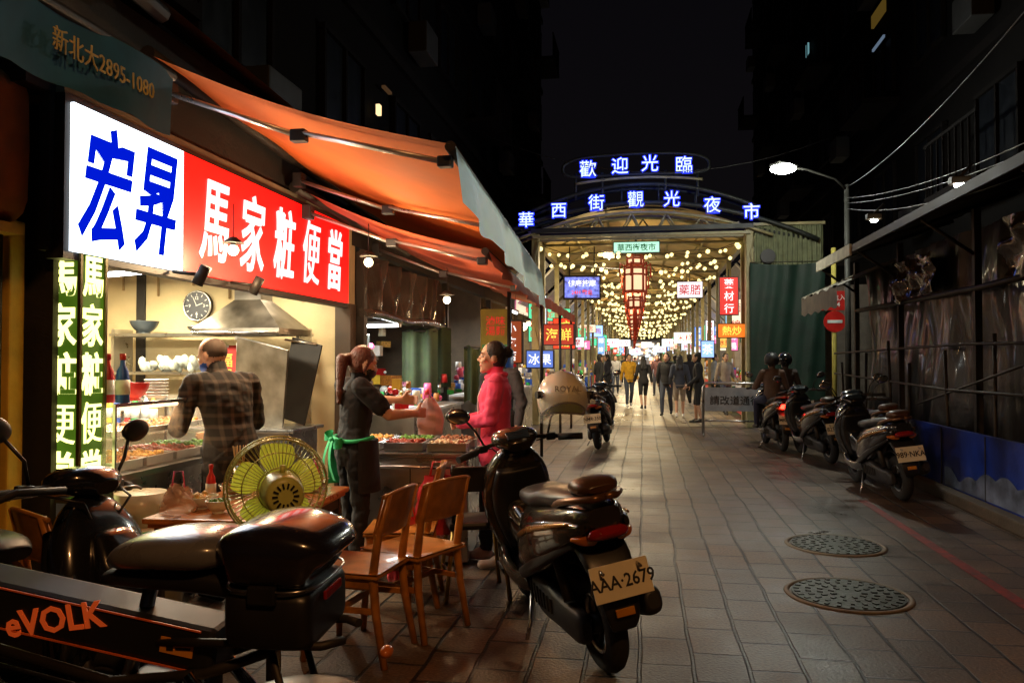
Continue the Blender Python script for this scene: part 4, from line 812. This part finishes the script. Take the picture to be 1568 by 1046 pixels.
g.light('POINT',(XC,17.3,5.2),14,(.1,.2,1),.3); g.done()
roofm=M('arcade_roof_sheet',(.5,.38,.15),.6,nz=.35,ns=1.2)
g=G('arcade_roof')
YE=120
g.sheet('vault_sheet',roofm,lambda u,v:(-2.6+5.1*u,18.3+(YE-18.3)*v,5.0-.10*(-2.6+5.1*u-XC)**2),16,40)
for i in range(30):
    y=19.5+3.3*i
    g.tube('ribs',gf,[(x,y,4.93-.10*(x-XC)**2) for x in [-2.5+.5*k for k in range(11)]],.05,6); g.tube('ties',gf,[(-2.45,y,4.3),(2.35,y,4.3)],.035,6)
    if i<12:
        for k in range(6): x=-2.0+.8*k; g.tube('webs',gf,[(x,y,4.3),(x+.4*(-1)**k,y,4.9-.1*x*x)],.02,5)
    for x in (-2.45,2.35): g.box('columns',gf,(x,y,2.15),(.12,.12,4.3))
for x in (-1.7,-.85,.7,1.6): g.tube('purlins',gf,[(x,18.4,4.9-.1*x*x),(x,YE,4.9-.1*x*x)],.03,6)
for x in (-2.5,2.4): g.box('eaves_beams',gf,(x,69,4.33),(.12,101,.2))
g.done()
pan=M('side_panel',(.22,.24,.28),.3,nz=.3)
g=G('arcade_side_awnings')
for i in range(22):
    y=19.2+3.3*i
    g.sheet('panels',pan,lambda u,v:(-2.55-1.0*(1-v),y+2.7*u,3.1+1.0*v),1,4); g.sheet('panels',pan,lambda u,v:(2.5+1.0*(1-v),y+2.7*u,3.1+1.0*v),1,4)
    for x in(-1,1): g.tube('panel_frames',white,[(x*3.5,y,3.08),(x*2.5,y,4.12)],.035,6)
g.done()
bulbm=E('string_bulb',(1,.80,.32),2.4,False); g=G('string_lights'); bm=g.b('bulbs',bulbm)
yy=19.
for i in range(36):
    zz=3.98+.12*math.sin(i*2.1); pts=[]; n=11
    for k in range(n+1):
        u=k/n; x=-2.35+4.6*u; z=zz+.22*(abs(u-.5)*2)**2-.05*math.sin(u*math.pi*3+i); pts.append((x,yy+.35*math.sin(i*1.7+k*1.3),z))
    g.tube('cables',black,pts,.008,4)
    for p in pts: aico(bm,(p[0]+rnd.uniform(-.12,.12),p[1],p[2]-.05),rnd.uniform(.045,.065)+.0007*(yy-19))
    yy+=1.15+.05*i
for x in (-1.1,.9):
    pts=[(x+.2*math.sin(k*.9),18.8+.7*k,3.75+.1*math.sin(k*1.7)) for k in range(30)]; g.tube('cables',black,pts,.008,4)
    for p in pts: aico(bm,(p[0],p[1],p[2]-.05),.045)
g.done()
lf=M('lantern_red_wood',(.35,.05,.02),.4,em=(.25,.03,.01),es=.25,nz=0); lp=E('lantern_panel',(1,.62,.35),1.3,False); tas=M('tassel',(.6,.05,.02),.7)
def lantern(x,y,z,s=1.):
    g=G('palace_lantern',(x,y,z),15,0,0,s)
    for (z0,r,h) in ((0,.2,.42),(-.42,.13,.18),(.36,.15,.14)):
        q=[(r*math.cos(k*math.pi/3),r*math.sin(k*math.pi/3)) for k in range(6)]
        for k in range(6):
            a,b_=q[k],q[(k+1)%6]; g.poly('paper_panels',lp,[(a[0]*.94,a[1]*.94,z0-h/2),(b_[0]*.94,b_[1]*.94,z0-h/2),(b_[0]*.94,b_[1]*.94,z0+h/2),(a[0]*.94,a[1]*.94,z0+h/2)])
            g.tube('frame_posts',lf,[(a[0],a[1],z0-h/2-.03),(a[0],a[1],z0+h/2+.03)],.022,6)
            for zz in (z0-h/2,z0+h/2,z0+h*.22): g.tube('frame_rails',lf,[(a[0],a[1],zz),(b_[0],b_[1],zz)],.02,6)
            if z0==0: g.tube('corner_hooks',lf,[(a[0],a[1],.24),(a[0]*1.45,a[1]*1.45,.3)],.014,6); g.tube('corner_tassels',tas,[(a[0]*1.45,a[1]*1.45,.3),(a[0]*1.45,a[1]*1.45,.05)],[.008,.02],6)
    g.tube('tassel',tas,[(0,0,-.5),(0,0,-.62),(0,0,-.95)],[.02,.035,.045],8); g.tube('hook',iron,[(0,0,.42),(0,0,1.0)],.01)
    g.done()
for i in range(12): y=19.3+2.8*i; lantern(-.012*y+.05,y,3.4-.02*(i%2),1.3)
for i in range(8):
    g=G('arcade_ceiling_light',(.0 if i%2 else -.9,21+10.5*i,4.22)); g.box('housing',white,(0,0,.03),(.3,1.2,.06),bev=.01); g.cyl('tube',tubem,(0,-.55,-.02),(0,.55,-.02),.02); g.light('AREA',(0,0,-.06),300 if i else 200,(1,.84,.55),.4,(0,0,0),1.4)
    g.light('POINT',(0,0,-.35),90,(1,.72,.3),.1); g.done()
lsign((dx(975,18.9),18.9,4.12),0,1.05,.24,(.55,1,.75),igr,'華西街夜市',1.1)
g=G('video_screen',(dx(890,19.5),19.5,3.25),6); g.box('case',black,(0,0,0),(.92,.12,.6)); scr=M('screen_picture',(.1,.1,.3),.3,em=(.2,.25,.9),es=1.3,nz=.9,ns=9); g.box('screen',scr,(0,-.065,0),(.84,.01,.5))
g.text('caption',iw,'健康按摩',(0,-.075,.1),(90,0,0),.17,.002,.002); g.text('caption',E('cap_red',(1,.1,.1),1,False),'24H 歡迎',(0,-.075,-.12),(90,0,0),.13,.002,.002)
g.tube('hangers',iron,[(-.3,0,.3),(-.3,0,1.0)],.015); g.tube('hangers',iron,[(.3,0,.3),(.3,0,1.0)],.015); g.done()
lsign((dx(1056,20),20,3.2),-4,.6,.38,(1,.9,.95),ir,'藥膳',1.2)
names_=['蛇肉湯','海產','按摩','藥局','當歸鴨','米糕','冰果室','魯肉飯','鞋店','珠寶','甲魚','燒烤','麵線']
cols_=[(1,.08,.04),(1,.55,.1),(.15,.35,1),(1,.85,.6),(.1,.8,.4),(1,.2,.45),(.8,.9,1),(.9,.95,1),(.3,.7,1)]
wallm=[M('arc_wall%d'%i,c,.7) for i,c in enumerate([(.3,.22,.12),(.2,.17,.14),(.35,.27,.17)])]
for i in range(20):
    y=19.3+3.9*i+ (i*i*.02)
    for sd in (-1,1):
        g=G('shop_front'); X=3.9*sd
        g.box('back_wall',wallm[i%3],(X+1.6*sd,y+1.8,1.6),(.1,3.9,3.2)); g.box('side_wall',wallm[(i+1)%3],(X+.8*sd,y-.1,1.6),(1.7,.1,3.2)); g.box('upper_wall',wallm[(i+2)%3],(X-.1*sd,y+1.8,3.75),(.15,3.9,1.6))
        c=rnd.choice(cols_)
        g.box('interior_glow',E('ig',(1,.88,.66),2.2,False),(X+1.2*sd,y+1.8,2.65),(.3,3.2,.08)); g.box('fascia_sign',E('fs_%s'%str(c),c,.9,False),(X-.22*sd,y+1.8,3.15 if sd<0 else 2.95),(.1,3.3,.5))
        if i<9: g.text('fascia_lettering',iw if c[1]<.5 else ir,rnd.choice(names_),(X-.28*sd,y+1.8,3.15 if sd<0 else 2.95),(90,0,-90*sd),.42,.002,.002)
        for k in range(5): g.box('shelves',white,(X+1.3*sd,y+1.8,.5+.45*k),(.4,3.5,.03))
        if i<7: g.light('AREA',(X+.3*sd,y+1.8,2.6),30,(1,.9,.75) if i%3 else (.8,.9,1),.6,(0,0,0),3)
        g.done()
        if i<9:
            goods('shop_goods',X+1.1*sd-.15,X+1.1*sd+.15,y+.1,y+3.5,.5,2.5,40,gm,.3); goods('street_stand_goods',2.75*sd-.3,2.75*sd+.3,y+.3,y+2.9,.75,1.25,40,gm,.25)
            g=G('market_stand'); g.box('top',white,(2.8*sd,y+1.6,.75),(.7,2.7,.04)); g.box('skirt',rnd.choice([redp,bluep,white,greenp]),(2.8*sd,y+1.6,.4),(.66,2.6,.66),bev=.01); g.done()
        if i<18:
            for k in range(2):
                px=rnd.uniform(2.2 if i>5 else 2.5,3.1)*sd; yy=y+1.8*k+rnd.random(); v=rnd.random()<.5; c=rnd.choice(cols_)
                if v: lsign((px,yy,rnd.uniform(2.2,2.8)),rnd.uniform(-8,8),.32,.95,c,iw if c[1]<.5 else ir,rnd.choice(names_),1.2,True,samp=False)
                else: lsign((px,yy,rnd.uniform(2.0,3.1)),rnd.uniform(-8,8),.75,.35,c,iw if c[1]<.5 else ir,rnd.choice(names_),1.2,samp=False)
lsign((dx(862,18.7),18.7,2.1),0,.5,.7,(1,.06,.02),iy,'蛇湯',1.1,True); lsign((dx(1114,18.9),18.9,2.95),0,.4,.85,(.9,.04,.03),iw,'藥材行',.9,True); lsign((dx(1118,18.8),18.8,2.15),0,.6,.3,(1,.22,.02),iy,'熱炒',1.); lsign((dx(1082,20.5),20.5,1.75),0,.3,.4,(.3,.5,1),iw,'茶',1.5)
bulb((dx(797,17),17,2.2),25,(1,.55,.2),.08,.3)
for (px,y,z) in ((905,40,2.9),(935,55,2.6),(1025,60,2.7),(1048,42,2.6),(955,70,2.9),(1010,75,2.4),(990,85,3.0),(972,80,2.2)): lsign((dx(px,y),y,z),0,1.1,.55,rnd.choice([(.7,.85,1),(1,1,1),(1,.9,.7),(.3,.5,1)]),ir,rnd.choice(names_),2.2,samp=False)
g=G('distant_buildings'); g.box('block',M('far_block',(.3,.25,.2),.8),(0,124,2.6),(8,4,5.2))
for i in range(70): g.box('lit_windows',E('far_win%d'%(i%3),[(1,.85,.6),(.7,.85,1),(1,.4,.2)][i%3],1.6,False),(rnd.uniform(-2.5,2.5),121.9,rnd.uniform(.3,3.8)),(.5,.05,.3))
g.light('AREA',(0,118,4.5),400,(.9,.95,1),3,(0,0,0),3); g.done()
corr=M('corrugated_sheet',(.20,.22,.12),.5,.2,nz=.3)
g=G('corrugated_wall'); g.sheet('sheet',corr,lambda u,v:(2.42+1.45*u,18.15+.03*math.sin(u*90),3.5+.95*v),90,2); g.box('frame',gf,(3.15,18.1,4.46),(1.5,.06,.06)); g.box('frame',gf,(3.15,18.1,3.52),(1.5,.05,.05)); g.cyl('exhaust_fan',dark,(2.7,18.05,3.75),(2.7,18.16,3.75),.16); g.done()
g=G('green_tarpaulin'); g.sheet('cloth',tarp,lambda u,v:(2.3+1.55*u,17.95+.03*math.sin(u*11+v*3)+.012*math.sin(u*31+v*7),3.6-.06*math.sin(u*3.1)-2.95*v),60,12); g.tube('rope',iron,[(2.3,17.93,3.6),(3.85,17.93,3.6)],.01); g.done()
yp=M('yellow_pole',(.6,.52,.12),.5)
g=G('no_entry_sign',(3.72,16.5,0)); g.cyl('pole',yp,(0,.05,0),(0,.05,3.7),.045); g.cyl('disc',M('sign_red',(.5,.015,.01),.4),(0,-.01,2.24),(0,0,2.24),.21,seg=36); g.box('bar',white,(0,-.018,2.24),(.28,.008,.06))
g.box('supplementary_plate',MATS['sign_red'],(-.05,0,2.65),(.56,.012,.38)); g.text('lettering',white,'禁止進入\n20-24',(-.05,-.012,2.65),(90,0,0),.13,.002,.001); g.done()
g=G('barrier_sign',(1.75,16.0,0),-3)
g.tube('frame',steel,[(-.6,0,.0),(-.6,0,.95),(-.55,0,1.03),(.55,0,1.03),(.6,0,.95),(.6,0,0)],.028,10)
g.box('board',M('barrier_board',(.30,.32,.36),.4,.3),(0,0,.72),(1.14,.02,.46)); g.text('lettering',ink,'請改道通行',(0,-.013,.7),(90,0,0),.19,.002,.002)
for a in (-1,1): g.tube('feet',steel,[(a*.6,-.28,.02),(a*.6,.28,.02)],.022)
g.tube('lower_rail',steel,[(-.6,0,.3),(.6,0,.3)],.018); g.done()
# ------------------------------------------------------------------ right side
ledm=E('led_lamp',(.95,1,.9),60); galv=M('galv',(.05,.05,.045),.6,.3)
g=G('street_lamp'); g.cyl('pole',galv,(3.75,15.6,0),(3.75,15.6,4.75),.06,.045); g.tube('arm',galv,[(3.75,15.6,4.65),(3.5,15.4,4.82),(2.9,14.9,4.9),(2.6,14.7,4.9)],.02)
g.box('head',galv,(2.45,14.55,4.9),(.5,.22,.07),(0,0,rad(40)),.02); g.sph('lamp_lens',ledm,(2.42,14.42,4.82),(.22,.14,.09),14); g.light('POINT',(2.4,14.25,4.66),250,(.95,.97,.82),.12); g.done()
g=G('street_lamp'); g.cyl('pole',galv,(3.3,-2.6,0),(3.3,-2.6,6.1),.08,.06); g.tube('arm',galv,[(3.3,-2.6,6.0),(2.6,-2.3,6.25),(1.9,-2.0,6.25)],.035); g.box('head',galv,(1.75,-1.95,6.25),(.5,.22,.08),(0,0,0),.02); g.sph('lamp_lens',E('sodium_lamp',(1,.6,.25),20),(1.75,-1.95,6.19),(.18,.1,.05),14)
g.light('POINT',(1.75,-1.95,6.05),540,(1,.45,.15),.15); g.done()
def slamp(loc,w,s=.05):
    g=G('floodlight',loc); g.box('housing',iron,(0,0,.06),(.2,.12,.08),bev=.01); g.sph('lens',ledm,(0,-.02,0),(s*1.3,s,s*.6),12); g.tube('bracket',iron,[(0,0,.1),(.15,.05,.25)],.015); g.light('POINT',(0,-.05,-.06),w,(1,.75,.42),.05); g.done()
slamp((3.4,9.3,3.38),8); slamp((3.3,12.2,3.5),6,.04)
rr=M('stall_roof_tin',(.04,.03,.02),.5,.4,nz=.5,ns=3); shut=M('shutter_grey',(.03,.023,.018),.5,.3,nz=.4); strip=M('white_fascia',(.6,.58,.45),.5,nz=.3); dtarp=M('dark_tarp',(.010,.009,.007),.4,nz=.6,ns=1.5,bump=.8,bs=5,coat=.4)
g=G('closed_market_stall')
g.sheet('roof',rr,lambda u,v:(2.9+2.2*u,4.5+9.6*v,3.08+.75*u+.02*math.sin(v*120)),4,160); g.box('fascia',strip,(2.88,12.9,3.04),(.03,2.2,.16)); g.box('fascia_dark',rr,(2.9,8.1,3.05),(.03,7.3,.10))
g.box('back_wall',shut,(4.9,9.3,1.7),(.1,9.6,3.4))
for i in range(5):
    y=4.9+2.2*i+.3*math.sin(i*5); g.box('posts',iron,(3.5,y,1.55),(.07,.07,3.1)); g.tube('braces',iron,[(2.95,y,3.0),(3.5,y,2.6)],.02); g.tube('rafters',iron,[(2.9,y,3.05),(5.0,y,3.75)],.03)
g.tube('beam',iron,[(3.5,4.6,2.32),(3.48,9,2.25),(3.5,14,2.3)],.035)
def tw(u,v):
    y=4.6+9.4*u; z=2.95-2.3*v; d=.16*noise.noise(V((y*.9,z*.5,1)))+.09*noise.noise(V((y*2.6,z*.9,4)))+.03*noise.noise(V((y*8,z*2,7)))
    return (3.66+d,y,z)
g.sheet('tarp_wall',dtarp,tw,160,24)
g.done()
g=G('plastic_sheeting'); pl2=M('clear_sheet',(.06,.035,.018),.2,nz=.6,bump=.8,bs=5,coat=.6)
for k,(y0,L,z0,h_) in enumerate(((6.2,2.1,2.85,.55),(10.2,1.5,2.8,.5))): g.sheet('sheets',pl2,lambda u,v:(3.42+.12*noise.noise(V((u*5+k*9,v*3,0)))+.05*noise.noise(V((u*16,v*6,k))),y0+L*u,z0-h_*v*(1+.25*noise.noise(V((u*4,k*3,2))))),40,14)
g.done()
g=G('corner_awning'); ag=M('awn_grey',(.2,.17,.12),.7,nz=.3); g.sheet('cloth',ag,lambda u,v:(2.75+.9*v,12.0+2.6*u,2.55+.4*v+.03*math.sin(u*20)),20,5); g.sheet('valance',ag,lambda u,v:(2.74,12.0+2.6*u,2.55-.3*v-.02*math.sin(u*30)),30,3); g.done()
g=G('pipe_fence')
for i in range(9): y=5.2+1.1*i+.25*math.sin(i*4); g.tube('posts',iron,[(3.35,y,0),(3.35+.05*math.sin(i*3),y+.04,1.75-.15*(i%3))],.02)
g.tube('rails',iron,[(3.33,4.8,1.6),(3.33,9,1.66),(3.33,14.8,1.6)],.016); g.tube('rails',iron,[(3.33,4.8,1.2),(3.33,9.5,1.16),(3.33,14.8,1.25)],.016); g.tube('rails',iron,[(3.33,6,1.75),(3.33,10.5,.95)],.014)
g.done()
bw=M('blue_hoarding',(.006,.035,.33),.4,nz=.8,ns=1.8,bump=.1); wv_=M('hoarding_white',(.16,.22,.36),.5,nz=.7,ns=5)
g=G('blue_hoarding_wall'); g.box('panels',bw,(3.28,9.6,.38),(.05,10.4,.76)); g.box('kerb',M('concrete_kerb',(.10,.08,.06),.8,bump=.3),(3.24,9.6,.06),(.22,10.4,.12),bev=.02)
g.sheet('painted_wave',wv_,lambda u,v:(3.248,5.0+4.4*u,.14+(.06+.16*abs(math.sin(u*7))+.06*abs(math.sin(u*31)))*v),120,2)
for i in range(9): g.box('panel_joints',dark,(3.25,4.9+1.15*i,.44),(.006,.02,.62))
g.done()
g=G('overhead_wires'); wg=M('wire_grey',(.16,.16,.17),.4)
def wirec(a,b_,sag,m,r=.008):
    a=V(a);b_=V(b_); g.tube('wires',m,[a.lerp(b_,t/14)-V((0,0,sag*4*(t/14)*(1-t/14))) for t in range(15)],r,5)
wirec((3.75,15.6,4.7),(3.4,5.5,5.0),.3,wg,.006); wirec((3.75,15.6,4.5),(4.2,5,3.9),.35,wg,.006); wirec((3.75,15.6,4.4),(4.2,5,3.7),.3,wg,.006); wirec((3.75,15.6,4.3),(4.2,5,3.8),.5,wg,.006)
wirec((-3.6,17,6.5),(3.75,17,6.0),.8,black); g.done()
# ------------------------------------------------------------------ apartment buildings
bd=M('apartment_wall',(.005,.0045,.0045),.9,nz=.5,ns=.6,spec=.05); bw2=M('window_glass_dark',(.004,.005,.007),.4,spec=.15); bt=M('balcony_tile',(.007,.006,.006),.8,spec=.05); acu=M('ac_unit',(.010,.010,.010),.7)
def apt(name,x0,x1,y0,y1,h,side,lit):
    g=G(name); g.box('walls',bd,((x0+x1)/2,(y0+y1)/2,h/2+1.7),(abs(x1-x0),y1-y0,h-3.4))
    xf=x0; n=int((y1-y0)/3.0)
    for f in range(int((h-5)/3)):
        z=5.2+3*f
        for k in range(n):
            y=y0+1.6+3.0*k
            g.box('window_glass',bw2,(xf+.02*side,y,z),(.06,1.5,1.3))
            for a in (-1,0,1): g.box('window_frames',bt,(xf+.06*side,y+a*.75,z),(.08,.06,1.4))
            for a in (-1,1): g.box('window_frames',bt,(xf+.065*side,y,z+a*.68),(.09,1.6,.07))
            if (f+k)%3==0:
                g.box('balconies',bt,(xf+.4*side,y,z-1.0),(.8,2.2,.12))
                for q in range(9): g.box('balcony_bars',bt,(xf+.78*side,y-1.05+.26*q,z-.5),(.03,.03,.9))
                g.box('balcony_rails',bt,(xf+.78*side,y,z-.05),(.05,2.2,.05))
            elif (f+k)%3==1: g.box('air_conditioners',acu,(xf+.25*side,y+.4,z-.95),(.35,.8,.55),bev=.02)
        g.box('floor_bands',bt,(xf+.03*side,(y0+y1)/2,z+1.45),(.1,y1-y0,.18))
    for (y,z,w_,h_,c,s_) in lit: g.box('lit_window',E('litw%s%.2f'%(str(c),s_),c,s_,False,k=0),(xf+.12*side,y,z),(.06,w_,h_))
    g.done()
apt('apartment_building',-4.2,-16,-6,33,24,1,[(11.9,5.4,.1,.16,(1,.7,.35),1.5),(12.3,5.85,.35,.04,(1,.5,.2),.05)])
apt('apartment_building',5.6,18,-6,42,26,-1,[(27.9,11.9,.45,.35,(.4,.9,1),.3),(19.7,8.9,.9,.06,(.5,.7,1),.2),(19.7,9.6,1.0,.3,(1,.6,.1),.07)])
g=G('lean_to_roof'); g.sheet('sheet',M('olive_tin',(.07,.055,.015),.6,nz=.4),lambda u,v:(-3.6+.9*v,3.0+4*u,4.15-.55*v-.18*u),10,4); g.tube('pipe',iron,[(-2.75,1.5,3.75),(-2.75,4.2,3.5)],.05); g.done()
bpy.data.scenes.remove(TS)
